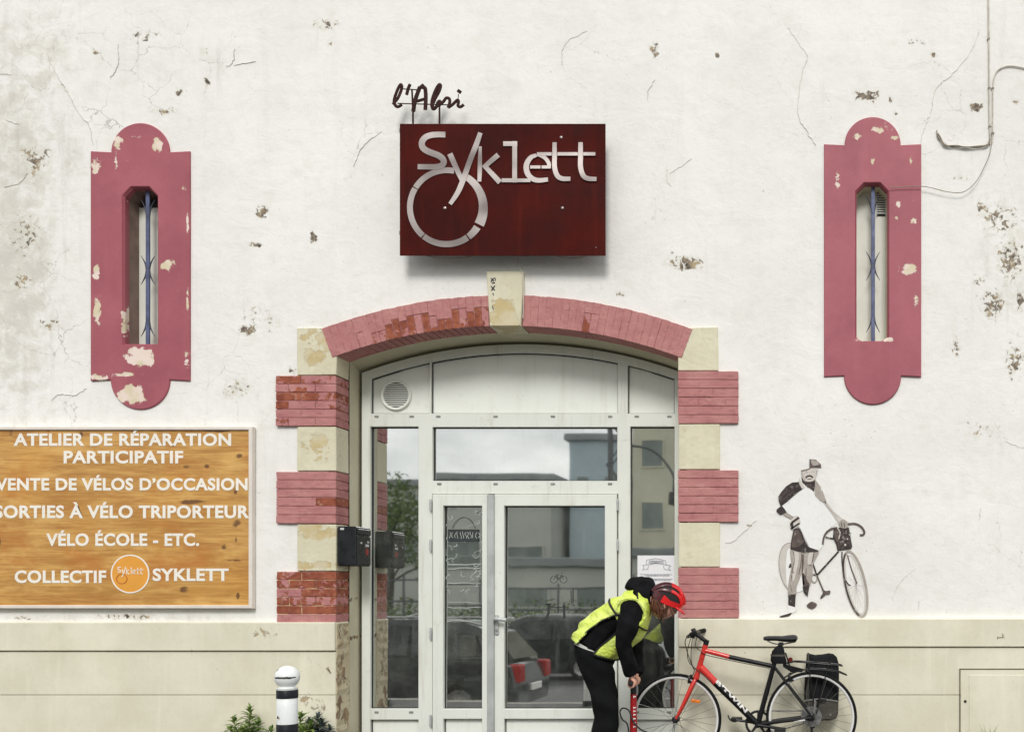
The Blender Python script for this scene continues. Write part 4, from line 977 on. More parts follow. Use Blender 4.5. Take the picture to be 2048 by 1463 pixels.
mpoly('l', [(390, 296), (404, 330), (432, 372), (412, 386), (388, 340)], 8, 'painted_scarf', False); mpoly('m', [(514, 308), (548, 355), (560, 370), (552, 476), (512, 432)], 8, 'painted_scarf', False)
mpoly('m', [(556, 376), (600, 470), (602, 500), (552, 478)], 7, 'painted_sleeve', False)
mpoly('l', [(600, 478), (660, 558), (722, 612), (795, 655), (765, 690), (700, 652), (640, 572), (585, 495)], 7, 'painted_arm', False)
mpoly('l', [(408, 236), (470, 222), (536, 226), (530, 262), (520, 300), (488, 326), (432, 322), (412, 288)], 8, 'painted_face')
mpoly('l', [(430, 245), (490, 235), (500, 280), (470, 275), (440, 285), (425, 270)], 9, 'painted_face')
mpoly('k', [(470, 150), (520, 154), (560, 190), (563, 219), (530, 216), (500, 214), (470, 228)], 10, 'painted_cap', False); mpoly('m', [(480, 158), (515, 162), (545, 190), (500, 200)], 11, 'painted_cap')
mline('k', [(404, 242), (440, 238), (470, 226)], 8, 10, 'painted_cap_peak')
mline('d', [(440, 298), (456, 284), (470, 282), (482, 284), (497, 296)], 12, 10, 'painted_moustache'); mline('k', [(455, 308), (485, 306)], 6, 10, 'painted_mouth')
mpoly('d', [(690, 690), (782, 688), (808, 840), (798, 860), (692, 873), (680, 820), (655, 770), (660, 705)], 8, 'painted_bag', False)
mpoly('k', [(668, 715), (700, 705), (712, 770), (690, 800), (668, 760)], 9, 'painted_bag')
for (x, y, r) in ((752, 826, 10), (770, 780, 6), (735, 770, 5), (785, 745, 6), (760, 720, 4)): mpoly('l', [(x - r, y), (x, y - r), (x + r, y), (x, y + r)], 10, 'painted_glint')
mpoly('m', [(700, 655), (735, 625), (770, 650), (765, 690), (720, 690)], 10, 'painted_hand'); mline('d', [(720, 650), (728, 686)], 6, 11, 'painted_finger'); mline('d', [(742, 650), (748, 688)], 6, 11, 'painted_finger')
mline('k', [(575, 822), (582, 775), (600, 735), (640, 702), (690, 690)], 15, 9, 'painted_handlebar'); mline('k', [(765, 664), (830, 660), (880, 685), (903, 725), (892, 748), (868, 748)], 17, 9, 'painted_handlebar'); mline('l', [(690, 690), (712, 730), (700, 780)], 8, 10, 'painted_handlebar')
mline('d', [(598, 765), (660, 778)], 12, 8, 'painted_lever', sm=False)

for pts, w in (([(240, 455), (262, 430), (300, 395)], 5), ([(262, 470), (300, 440), (350, 400)], 5), ([(440, 340), (470, 372), (505, 392)], 4), ([(425, 320), (455, 352), (500, 375)], 4)): mline('k', pts, w, 9, 'painted_fold')
for pts, w in (([(345, 880), (350, 960), (335, 1020), (325, 1110)], 5), ([(410, 890), (402, 980), (385, 1060)], 6), ([(330, 1040), (352, 1046)], 5), ([(465, 985), (490, 990)], 5), ([(505, 885), (492, 960)], 6), ([(318, 1130), (330, 1190)], 4), ([(445, 1010), (440, 1090)], 5)): mline('k', pts, w, 8, 'painted_fold')
for pts, w in (([(436, 256), (448, 252), (458, 256)], 6), ([(486, 252), (498, 248), (508, 252)], 6), ([(472, 250), (474, 268), (468, 274)], 3), ([(416, 262), (420, 290), (436, 316)], 5), ([(528, 240), (524, 280)], 5), ([(408, 240), (412, 265)], 7)): mline('m', pts, w, 10, 'painted_face')
for pts, w in (([(690, 710), (705, 860)], 5), ([(735, 700), (745, 866)], 4), ([(682, 740), (800, 735)], 5), ([(776, 700), (792, 850)], 4)): mline('k', pts, w, 10, 'painted_bag')
for a_ in range(0, 360, 24): mline('l', [(838, 1140), (838 + 62 * math.cos(R(a_)) * .95 - 0 * math.sin(R(a_)), 1140 + 225 * math.sin(R(a_)) + 14 * math.cos(R(a_)) - 0)], 2.2, 1, 'painted_wheel', sm=False)
for pts, w in (([(600, 500), (640, 556), (690, 606)], 5), ([(570, 400), (590, 450)], 5), ([(530, 330), (546, 380), (542, 440)], 5)): mline('m', pts, w, 9, 'painted_fold')
MG[False].build('painted_rider', [MP[c] for c in 'dkmlw'], MU, smooth=False); MG[True].build('painted_bicycle', [MP[c] for c in 'dkmlw'], MU, smooth=False)

# ------------------------------------------------------------------ cables on the right of the wall
M_cab = plain('grey_cable', srgb(196, 190, 178), .7, 0, .2, 20, bump=0); M_cabd = plain('weathered_cable', srgb(146, 136, 120), .8, 0, .25, 20, bump=0)
def cable(name, pts, r, mat, label, yy=-.012, clips=()):
    t = thing(name, label, 'cable', P(*pts[-1], 0))
    MB().tube(smooth_path([P(x, y, 0) + Vector((0, yy, 0)) for x, y in pts], 8), r, 7).build('cable_run', mat, t)
    for x, y in clips:
        v = P(x, y, 0); MB().bbox(v.x - .010, v.x + .010, yy - r - .002, -.001, v.z - .006, v.z + .006, .002).build('cable_clip', M_cabd, t, smooth=False)
cable('wall_conduit', [(1976, -60), (1977, 60), (1977.5, 150), (1978, 220), (1980, 290)], .0065, M_cab, 'straight grey conduit running down from the roof near the right end of the wall', clips=[(1976.5, 80), (1978, 178), (1979, 255)])
cable('looped_cable', [(2075, 150), (2050, 139), (2020, 134), (2000, 139), (1989, 153), (1985, 180), (1985, 230), (1984, 285)], .005, M_cab, 'grey cable curving over beside the conduit and running off to the right', clips=[(1985, 178), (1985, 268)])
for k in range(3):
    pts = [(1873 + k, 262 + 4 * k), (1876 + k * 2, 278), (1890, 289 + k * 2), (1905 + 4 * k, 296 - k), (1930, 295 + k), (1955, 297 - k), (1974, 290 + k), (1979, 280)]
    if k == 0: WC = thing('bundled_cable', 'bundle of weathered cables sagging in a curl left of the conduit foot', 'cable', P(1880, 290, 0))
    MB().tube(smooth_path([P(x, y, 0) + Vector((0, -.012 - .006 * k, 0)) for x, y in pts], 8), .0048, 6).build('cable_strand', M_cabd if k != 1 else M_cab, WC)
cable('thin_wire', [(1982, 288), (1978, 310), (1968, 335), (1950, 368), (1925, 388), (1895, 388), (1862, 380), (1842, 377), (1800, 378), (1779, 379)], .003, M_cabd, 'thin wire drooping from the conduit foot across the pink surround into its slit window', -.040)

# ------------------------------------------------------------------ bollard
bp = P(574.5, 1330, -2.87); bxc, byc = bp.x, -2.87
k = (D + byc) / F
def bz(py): return CH - (py - CY) * k
M_bw = mat_peel('white_bollard_paint', srgb(222, 226, 226), srgb(236, 238, 236), (srgb(40, 40, 40), srgb(70, 70, 68)), [(0, bz(1353) - 0, .075, .0065, 1.15), (-.035, bz(1337), .012, .012, .95)], .4, .34, 30)
M_bb = plain('black_bollard_band', (.008, .010, .014), .45, 0, .2, 10, .08, Specular_IOR_Level=.25)
BO = thing('bollard', 'white street bollard with ball top and black bands standing in front of the plinth', 'bollard', (bxc, byc, 0))
r_b = 23 * k; zc = bz(1353)
prof = [(0, r_b)] + [(r_b * math.sin(R(a)), r_b * math.cos(R(a))) for a in range(12, 150, 8)] + [(r_b * .62, -r_b * .80), (r_b * .64, -r_b * .92), (r_b * .85, bz(1374.5) - zc), (18.6 * k, bz(1378) - zc), (0, bz(1378) - zc)]
MB().lathe(prof, (bxc, byc, zc), 'Z', 40).build('ball_top', M_bw, BO)
def band(za, zb, rr, mat, nm): MB().lathe([(0, za), (rr - .002, za), (rr, za - .003), (rr, zb + .0005), (0, zb + .0005)], (bxc, byc, 0), 'Z', 40).build(nm, mat, BO)
r_s = 19.2 * k
band(bz(1378), bz(1394.5), r_s + .0015, M_bb, 'black_band'); band(bz(1394.5), bz(1446), r_s, M_bw, 'white_band'); band(bz(1446), bz(1470), r_s + .0015, M_bb, 'black_band'); band(bz(1470), .06, r_s, M_bw, 'white_band'); band(.06, -.02, r_s + .012, M_bb, 'base_collar')
# small round sticker with a triangle
sx = bxc - .022; sy = byc - math.sqrt(r_s ** 2 - .022 ** 2) - .001; sz = bz(1431)
MS = Matrix.Translation((sx, sy, sz)) @ Matrix.Rotation(-math.asin(.022 / r_s), 4, 'Z')
mb = MB(); mb.add([MS @ Vector((.0125 * math.cos(q), 0, .0125 * math.sin(q))) for q in [2 * math.pi * i / 20 for i in range(20)]], [tuple(range(20))]); mb.build('round_sticker', M_lettw, BO, smooth=False, fix=False)
mb = MB(); mb.add([MS @ Vector(v) for v in ((-.008, -.0012, -.006), (.009, -.0012, -.006), (0, -.0012, .009))], [(0, 1, 2)]); mb.build('triangle_mark', M_bb, BO, smooth=False, fix=False)

# ------------------------------------------------------------------ weeds at the foot of the wall
def mat_leaf(name, a, b):
    m = NT(name); c = m.mix(m.rng(m.noise(14, 4), .3, .7), a, b)
    return m.finish(c, .5, 0, None, Subsurface_Weight=0.0)
M_leaf = [mat_leaf('leaf_green', (.11, .19, .03), (.27, .36, .08)), mat_leaf('leaf_dark', (.06, .12, .025), (.14, .21, .05)), mat_leaf('leaf_blue_grey', (.03, .05, .055), (.10, .13, .14))]
M_stem = plain('weed_stem', (.10, .11, .04), .7, bump=0)
def weed(name, x, y, shoots, label, seed, blue=False):
    rr = random.Random(seed); t = thing(name, label, 'plant', (x, y, 0), 'weeds along the foot of the wall')
    lf, stm = MB(), MB()
    for (dx, dy, h, lean) in shoots:
        tip = Vector((x + dx + lean, y + dy, h)); base = Vector((x + dx * .3, y + dy * .3, 0))
        stm.tube([base, base.lerp(tip, .5) + Vector((lean * -.15, 0, 0)), tip], [.005, .004, .002], 6)
        n = int(h / .0050); phi = rr.uniform(0, 6)
        for i in range(n):
            t_ = .25 + .75 * i / n; p = base.lerp(tip, t_); phi += 2.4
            ln = (.064 + .045 * (1 - t_)) * rr.uniform(.75, 1.25) * (1.0 if t_ < .93 else .7); wd = ln * rr.uniform(.15, .22)
            elev = R(rr.uniform(-8, 28) + 55 * max(0, t_ - .8) / .2)
            d = Vector((math.cos(phi) * math.cos(elev), math.sin(phi) * math.cos(elev), math.sin(elev)))
            s = d.cross(Vector((0, 0, 1))).normalized(); up = s.cross(d)
            lf.cm = (2 if blue and rr.random() < .85 else rr.choice((0, 0, 1)))
            c1, c2, c3 = p + d * ln * .35 + up * ln * .03, p + d * ln * .7, p + d * ln - up * ln * .12
            fold = up * wd * .35
            lf.add([p, c1 + s * wd + fold, c1, c1 - s * wd + fold, c2 + s * wd * .75 + fold, c2, c2 - s * wd * .75 + fold, c3],
                   [(0, 2, 1), (0, 3, 2), (1, 2, 5, 4), (2, 3, 6, 5), (4, 5, 7), (5, 6, 7)])
    stm.build('stem', M_stem, t); lf.build('foliage', M_leaf, t, smooth=False, fix=False)
wp = P(497, 1470, -.16)
zt = lambda py, y: CH - (py - CY) * (D + y) / F
weed('leafy_weed', wp.x, -.16, [(.01, 0, zt(1416, -.16), .0), (-.06, -.03, zt(1436, -.16), -.04), (.06, -.05, zt(1440, -.16), .05), (-.10, .03, zt(1458, -.16), -.06), (.12, .02, zt(1459, -.16), .05), (.02, -.1, zt(1450, -.16), .0)], 'green spurge-like weed with pointed whorled leaves growing left of the bollard', 3, False)
wp = P(608, 1470, -.16)
weed('leafy_weed', wp.x, -.16, [(-.01, 0, zt(1427, -.16), -.02), (.04, -.04, zt(1440, -.16), .03), (-.07, .02, zt(1455, -.16), -.05), (.02, -.09, zt(1450, -.16), .0)], 'olive green weed half hidden right behind the bollard', 8)
wp = P(632, 1470, -.13)
weed('leafy_weed', wp.x, -.13, [(.0, 0, zt(1429, -.13), .01), (.03, -.03, zt(1440, -.13), .03), (-.03, .0, zt(1440, -.13), -.02), (.05, .02, zt(1455, -.13), .05)], 'blue-grey leaved weed at the right end of the weeds by the bollard', 5, True)
gp = P(1978, 1490, -.1)
GT = thing('grass_tuft', 'tiny tuft of thin grass blades in front of the cupboard door', 'plant', (gp.x, -.1, 0))
gb = MB(); rr = random.Random(4)
for i in range(11):
    a = rr.uniform(-1, 1); h = zt(rr.uniform(1440, 1475), -.1); b = Vector((gp.x + rr.uniform(-.03, .03), -.1, 0)); tip = b + Vector((a * .09, rr.uniform(-.06, .02), h)); md = b.lerp(tip, .55) + Vector((-a * .02, 0, .02))
    w = Vector((.004, 0, 0)); gb.add([b - w, b + w, md + w * .8, md - w * .8, tip], [(0, 1, 2, 3), (3, 2, 4)])
gb.build('blades', M_leaf, GT, smooth=False, fix=False)

# ------------------------------------------------------------------ bicycle leaning by the wall
YB = -.33; kb = (D + YB) / F
def Q(px, py, dy=0.0): v = P(px, py, YB); return Vector((v.x, YB + dy, v.z))
M_red = plain('red_frame_paint', srgb(206, 52, 44), .28, 0, .10, 5, .02, Coat_Weight=.4)
M_blk = plain('black_frame_paint', (.007, .007, .008), .38, 0, .15, 5, .03, Specular_IOR_Level=.3)
M_tyre = plain('tyre_rubber', (.010, .010, .010), .85, 0, .2, 20, .3, Specular_IOR_Level=.2)
M_rim = plain('silver_rim', srgb(226, 225, 222), .34, .12, .08, 10, .03)
M_spoke = plain('spoke_steel', srgb(120, 120, 116), .4, .8, .05, bump=0)
M_met = plain('dark_metal', srgb(70, 70, 72), .35, .8, .15, 12, .05)
M_silver = plain('polished_metal', srgb(178, 178, 178), .3, .8, .1, 12, .05)
M_sad = plain('saddle_vinyl', (.013, .013, .014), .38, 0, .2, 10, .08)
M_orange = plain('amber_reflector', srgb(232, 124, 24), .25, 0, .1, bump=0)
M_white = plain('white_decal', srgb(232, 230, 226), .45, 0, .03, bump=0)
M_fab = plain('black_nylon', (.012, .0125, .014), .85, 0, .25, 9, .5, 26, Specular_IOR_Level=.15)
M_fab2 = plain('grey_nylon', srgb(74, 70, 63), .85, 0, .2, 9, .4, 30)
BK = thing('bicycle', 'red and black hybrid bicycle leaning against the cream plinth', 'bicycle', (Q(1490, 0).x, YB, 0))
# steering axis and turn
A0, A1 = Q(1411, 1289), Q(1396, 1342)
ax = (A0 - A1).normalized(); ST = R(-1.5)
MSt = Matrix.Translation(A1) @ Matrix.Rotation(ST, 4, ax) @ Matrix.Translation(-A1)
RW = 91.3 * kb
def wheel(c, name, M, rear):
    root_mb = MB()
    n = 56
    ringp = lambda r: [M @ (c + Vector((r * math.cos(2 * math.pi * i / n), 0, r * math.sin(2 * math.pi * i / n)))) for i in range(n)]
    def torus(mb, r, rt, ry, nn=10):
        rings = []
        for i in range(n + 1):
            q = 2 * math.pi * i / n; d = Vector((math.cos(q), 0, math.sin(q)))
            rings.append([M @ (c + d * (r + rt * math.cos(2 * math.pi * j / nn)) + Vector((0, ry * math.sin(2 * math.pi * j / nn), 0))) for j in range(nn)])
        return mb.loft(rings, cap=False)
    hub = MB(); 
    prof = [(.0, -.052), (.010, -.052), (.012, -.04), (.026, -.034), (.026, -.030), (.016, -.024), (.016, .024), (.026, .030), (.026, .034), (.012, .04), (.010, .052), (0, .052)]
    rings = [[M @ (c + Vector((r * math.cos(2 * math.pi * k / 16), h, r * math.sin(2 * math.pi * k / 16)))) for k in range(16)] for r, h in prof]
    hub.loft(rings)
    wr = hub.build('wheel', M_met, BK)
    torus(MB(), RW - .0135, .0135, .0145).build('tyre', M_tyre, wr)
    rimb = MB(); rings = []
    for i in range(n + 1):
        q = 2 * math.pi * i / n; d = Vector((math.cos(q), 0, math.sin(q)))
        rings.append([M @ (c + d * r + Vector((0, y, 0))) for r, y in ((RW - .022, -.0105), (RW - .035, -.0100), (RW - .040, -.004), (RW - .040, .004), (RW - .035, .0100), (RW - .022, .0105))])
    rimb.loft(rings, cap=False); rimb.build('rim', M_rim, wr)
    sp = MB(); ns = 28
    for i in range(ns):
        q = 2 * math.pi * (i + .3) / ns; side = -1 if i % 2 else 1; off = .9 * (1 if (i // 2) % 2 else -1)
        a = c + Vector((.025 * math.cos(q + off), side * .032, .025 * math.sin(q + off))); b = c + Vector(((RW - .039) * math.cos(q), side * .002, (RW - .039) * math.sin(q)))
        sp.tube([M @ a, M @ b], .0013, 5, cap=False)
    sp.build('spokes', M_spoke, wr)
    return wr
FH, RH = Q(1352, 1437), Q(1623, 1433)
MI = Matrix.Identity(4)
wF = wheel(FH, 'wheel', MSt, False); wR = wheel(RH, 'wheel', MI, True)
# amber spoke reflector
d = (Q(1391, 1401) - FH); d.normalize()
pr = FH + d * .20; s_ = Vector((-d.z, 0, d.x))
mb = MB(); Mx = MSt @ Matrix.Translation(pr) @ Matrix(((d.x, 0, s_.x, 0), (0, 1, 0, 0), (d.z, 0, s_.z, 0), (0, 0, 0, 1))) @ Matrix.Rotation(R(50), 4, 'Y')
mb.box(-.034, .034, -.012, .012, -.011, .011, Mx); mb.build('reflector', M_orange, wF, smooth=False, bevel=.003)
# rear hub disc and cassette
mb = MB().lathe([(.02, .036), (.078, .037), (.078, .039), (.02, .039)], RH, 'Y', 40); mb.build('spoke_disc', M_silver, wR)
mb = MB().lathe([(.0, .041), (.055, .042), (.055, .045), (.046, .046), (.046, .050), (.036, .051), (.036, .056), (.026, .057), (.026, .064), (0, .064)], RH, 'Y', 32); mb.build('cassette', M_met, wR, ang=20)
# frame
fr = MB()
BBp, SC_, TT0 = Q(1516, 1447), Q(1548, 1328), Q(1410, 1300)
fr.tube([A0 + ax * .004, A1 - ax * .004], .0205, 14)
fr.tube([Q(1411, 1300), Q(1458, 1312.5)], [.0185, .0175], 14)
fr.tube([Q(1401, 1333), Q(1431, 1364)], [.029, .0275], 14)
FRM = fr.build('frame', M_red, BK)
fb = MB()
fb.tube([Q(1458, 1312.5), Q(1546, 1331)], [.0174, .0165], 14)
fb.tube([Q(1431, 1364), Q(1512, 1444)], [.0275, .024], 14)
fb.tube([BBp, SC_ + (SC_ - BBp).normalized() * .02], [.020, .018], 14)
for sgn in (-1, 1):
    fb.tube([Q(1550, 1334, sgn * .016), Q(1578, 1371, sgn * .034), Q(1622, 1428, sgn * .062)], [.0105, .0095, .009], 10)
    fb.tube([Q(1522, 1446, sgn * .03), Q(1560, 1440, sgn * .045), Q(1610, 1434, sgn * .062), Q(1622, 1432, sgn * .062)], [.014, .013, .012, .01], 10)
    fb.bbox(RH.x - .035, RH.x + .016, YB + sgn * .062 - .003, YB + sgn * .062 + .003, RH.z - .02, RH.z + .022, .003)
fb.lathe([(0, -.037), (.023, -.037), (.023, .037), (0, .037)], BBp, 'Y', 20)
fb.build('rear_frame', M_blk, BK)
# lettering on the down tube
a, b = Q(1433, 1360), Q(1494, 1421); u = (b - a); ln = u.length; u.normalize(); vv = Vector((-u.z, 0, u.x)); 
if vv.z < 0: vv = -vv
tm = MB(); text_fit(tm, "B'TWIN", 0, ln, -.0155, .0155, 0, .0012, .05)
dt = MB(); dt.add([a + u * v[0] + vv * v[2] + Vector((0, -(math.sqrt(max(.0275 ** 2 - v[2] ** 2, 0)) + .0012 + v[1]), 0)) for v in tm.v], tm.f)
dt.build('frame_lettering', M_white, FRM, smooth=False)
tm = MB(); a2, b2 = Q(1588, 1439.5), Q(1610, 1436); 
tm.tube([Vector((a2.x, YB - .0575, a2.z)), Vector((b2.x, YB - .074, b2.z))], .0055, 6); tm.build('frame_decal', M_white, FRM)
# fork
fk = MB()
fk.tube([MSt @ (A1 - ax * .006), MSt @ (A1 - ax * .055)], [.021, .024], 12)
for sgn in (-1, 1):
    fk.tube([MSt @ Q(1391, 1358, sgn * .02), MSt @ Q(1384, 1371, sgn * .040), MSt @ Q(1366, 1410, sgn * .052), MSt @ Q(1353, 1436, sgn * .054)], [.016, .0165, .012, .009], 10)
FK = fk.build('fork', M_red, BK)
MB().tube([MSt @ Q(1352, 1437, -.066), MSt @ Q(1352, 1437, .066)], .013, 12).build('axle_nut', M_met, FK)
# stem, handlebar, levers
hb = MSt @ Q(1391, 1266)
sm = MB().tube([A0 + ax * .002, A0 + ax * .040], [.021, .019], 12); sm.tube([A0 + ax * .026, hb], [.016, .015], 12)
STM = sm.build('stem', M_blk, BK)
bd = (MSt.to_3x3() @ Vector((0, 1, 0))).normalized()
fwd = (MSt.to_3x3() @ Vector((-1, 0, 0))).normalized()
pts = [hb + bd * t + fwd * (-.03 * (abs(t) / .28) ** 2) + Vector((0, 0, .012 * (abs(t) / .28))) for t in (-.285, -.2, -.08, 0, .08, .2, .285)]
HB = MB().tube(smooth_path(pts, 5), .0115, 10).build('handlebar', M_blk, BK)
for sgn in (-1, 1):
    e = pts[0] if sgn < 0 else pts[-1]; i_ = pts[1] if sgn < 0 else pts[-2]; dd = (e - i_).normalized()
    MB().tube([e - dd * .125, e - dd * .10, e + dd * .008, e + dd * .012], [.0165, .0175, .0175, .012], 12).build('grip', M_tyre, HB)
    c_ = e - dd * .15
    lv = MB().tube([c_ + fwd * .004, c_ + fwd * .030 + Vector((0, 0, -.012))], [.018, .013], 10)
    lv.tube(smooth_path([c_ + fwd * .03 + Vector((0, 0, -.012)), c_ + fwd * .048 + dd * .03 + Vector((0, 0, -.02)), c_ + fwd * .05 + dd * .10 + Vector((0, 0, -.026)), c_ + fwd * .04 + dd * .14 + Vector((0, 0, -.026))], 5), .0075, 8)
    lv.tube([c_ + Vector((0, 0, -.005)) + dd * -.03, c_ + Vector((0, 0, -.032)) + dd * -.03 + fwd * .01], [.021, .019], 10)
    lv.build('brake_lever', M_black, HB)
# front light on the bar and bell
MB().tube([hb - bd * .07 + Vector((0, 0, .012)), hb - bd * .07 + Vector((0, 0, .04)) + fwd * .01], [.018, .016], 12).build('bell', M_black, HB)
# brake cables
cbm = MB()
for sgn, (tx, ty), drop in ((-1, (1385, 1351), 0.0), (1, (1405, 1312), .01)):
    e = pts[1] if sgn < 0 else pts[-2]
    t_ = MSt @ Q(tx, ty) if sgn < 0 else Q(1404, 1316, -.022)
    cbm.tube(smooth_path([e + fwd * .02, e + fwd * .065 + Vector((0, 0, -.06)), MSt @ Q(1381, 1318, sgn * .03), MSt @ Q(1389, 1338, sgn * .02), t_], 6), .0032, 6)
cbm.tube(smooth_path([pts[1] + fwd * .02 + Vector((0, 0, -.02)), MSt @ Q(1377, 1300, -.05), MSt @ Q(1380, 1322, -.05), Q(1398, 1340, -.035), Q(1425, 1362, -.034)], 6), .003, 6)
cbm.tube(smooth_path([pts[-2] + fwd * .02, MSt @ Q(1390, 1290, .03), Q(1402, 1300, -.03), Q(1412, 1308, -.021), Q(1460, 1319, -.020), Q(1540, 1335, -.018)], 6), .003, 6)
cbm.build('brake_cable', M_black, BK)
# brakes
def brake(c, M, nm):
    mb = MB()
    for sgn in (-1, 1):
        mb.tube(smooth_path([M @ (c + Vector((0, sgn * .004, .022))), M @ (c + Vector((-.01, sgn * .034, .012))), M @ (c + Vector((-.006, sgn * .034, -.016))), M @ (c + Vector((0, sgn * .016, -.026)))], 5), [.010] * 15 + [.007], 8)
    mb.box(-.024, .024, -.02, .02, -.008, .008, M @ Matrix.Translation(c + Vector((0, 0, -.026)))); return mb.build(nm, M_black, BK)
brake(Q(1382, 1356), MSt, 'front_brake'); brake(Q(1581, 1352), MI, 'rear_brake')
# cranks
ck = MB()
rg_ = []
for i in range(65):
    q = 2 * math.pi * i / 64; dd = Vector((math.cos(q), 0, math.sin(q))); to = .004 * (1 if i % 2 else 0)
    rg_.append([BBp + dd * r + Vector((0, y, 0)) for r, y in ((.080, .044), (.097 + to, .044), (.097 + to, .048), (.080, .048))])
ck.loft(rg_, cap=False)
for i in range(5):
    q = 2 * math.pi * i / 5 + .3; ck.tube([BBp + Vector((.015 * math.cos(q), .046, .015 * math.sin(q))), BBp + Vector((.086 * math.cos(q), .046, .086 * math.sin(q)))], [.012, .008], 8)
ck.lathe([(0, -.055), (.012, -.055), (.014, .06), (0, .06)], BBp, 'Y', 14)
CKS = ck.build('crankset', M_met, BK)
pf = Q(1471, 1441, .075); MB().tube([BBp + Vector((0, .058, 0)), pf + Vector((.0, -.01, 0))], [.013, .010], 10).build('crank_arm', M_met, CKS)
pn = BBp * 2 - pf; pn.y = YB - .075; MB().tube([BBp + Vector((0, -.058, 0)), pn + Vector((0, .01, 0))], [.013, .010], 10).build('crank_arm', M_blk, CKS)
for p_, sgn in ((pf, 1), (pn, -1)):
    mb = MB().bbox(p_.x - .042, p_.x + .042, p_.y + sgn * .01 - .0 if sgn > 0 else p_.y - .09, p_.y + .09 if sgn > 0 else p_.y - .01, p_.z - .012, p_.z + .012, .004)
    pd = mb.build('pedal', M_black, CKS, smooth=False)
    if sgn > 0:
        MB().tube(smooth_path([(p_.x + .03, p_.y + .05, p_.z - .01), (p_.x - .02, p_.y + .05, p_.z - .02), (p_.x - .05, p_.y + .05, p_.z - .005), (p_.x - .066, p_.y + .05, p_.z + .028)], 6), .0055, 6).build('toe_clip', M_black, pd)
ch = MB()
for zo in (.094, -.094): ch.tube([BBp + Vector((0, .046, zo)), RH + Vector((0, .050, zo * .42))], .0042, 6)
ch.build('chain', M_met, BK)
mb = MB().bbox(RH.x - .01, RH.x + .012, YB + .048, YB + .064, RH.z - .15, RH.z - .03, .004); mb.lathe([(0, .05), (.022, .05), (.022, .058), (0, .058)], (RH.x + .01, YB, RH.z - .07), 'Y', 16); mb.lathe([(0, .05), (.022, .05), (.022, .058), (0, .058)], (RH.x + .005, YB, RH.z - .145), 'Y', 16)
mb.build('derailleur', M_black, BK)
# seat post and saddle
su = (SC_ - BBp).normalized()
MB().tube([SC_, Q(1561, 1285)], .0135, 12).build('seatpost', M_blk, BK)
def sadring(px, top, bot, hw, n=14):
    c = Q(px, (top + bot) / 2); h = (bot - top) / 2 * kb; out = []
    for k in range(n):
        q = 2 * math.pi * k / n; zz = math.sin(q)
        out.append(c + Vector((0, hw * math.cos(q), h * (zz if zz > 0 else zz * .95))))
    return out
SD = MB().loft([sadring(1526.5, 1274, 1277, .006), sadring(1528, 1272, 1280, .016), sadring(1538, 1270.6, 1281, .021), sadring(1552, 1270.5, 1281, .028), sadring(1564, 1270.8, 1282.5, .045), sadring(1577, 1269, 1284, .068), sadring(1587, 1268.2, 1284, .074), sadring(1593, 1269.5, 1281, .066), sadring(1595.5, 1273, 1277, .03)])
SDL = SD.build('saddle', M_sad, BK)
rl = MB()
for sgn in (-1, 1): rl.tube(smooth_path([Q(1534, 1280, sgn * .01), Q(1548, 1286, sgn * .02), Q(1566, 1287, sgn * .022), Q(1592, 1282, sgn * .03)], 5), .0038, 6)
rl.bbox(Q(1562, 0).x - .02, Q(1562, 0).x + .02, YB - .026, YB + .026, Q(0, 1290).z, Q(0, 1283.5).z, .004)
rl.build('saddle_rails', M_met, SDL)
# rack
rk = MB()
for sgn in (-1, 1):
    rk.tube(smooth_path([Q(1588, 1321.5, sgn * .03), Q(1600, 1322, sgn * .058), Q(1640, 1325, sgn * .06), Q(1678, 1328.5, sgn * .058), Q(1684, 1330, sgn * .045)], 6), .0048, 8)
    rk.tube([Q(1616, 1324, sgn * .06), Q(1620, 1350, sgn * .068), Q(1627, 1400, sgn * .070), Q(1627, 1426, sgn * .070)], .0046, 8)
    rk.tube([Q(1656, 1327, sgn * .06), Q(1648, 1360, sgn * .068), Q(1632, 1424, sgn * .070)], .0042, 8)
    rk.tube([Q(1620, 1336, sgn * .06), Q(1650, 1337.5, sgn * .062), Q(1680, 1343, sgn * .060), Q(1693, 1348.5, sgn * .03)], .0046, 8)
rk.tube([Q(1684, 1330, -.045), Q(1684, 1330, .045)], .0048, 8); rk.tube([Q(1693, 1348.5, -.03), Q(1693, 1348.5, .03)], .0046, 8)
for px in (1606, 1632, 1660): rk.tube([Q(px, 1323, -.058), Q(px, 1323, .058)], .0044, 8)
rk.tube([Q(1588, 1321.5, -.03), Q(1566, 1327, -.012)], .005, 8); rk.tube([Q(1588, 1321.5, .03), Q(1566, 1327, .012)], .005, 8)
RK = rk.build('rack', M_blk, BK)
mb = MB(); 
for sgn in (-1, 1): mb.tube([Q(1630, 1398, sgn * .074), Q(1628, 1423, sgn * .074)], .0085, 8)
mb.build('rack_clamp', M_silver, RK)
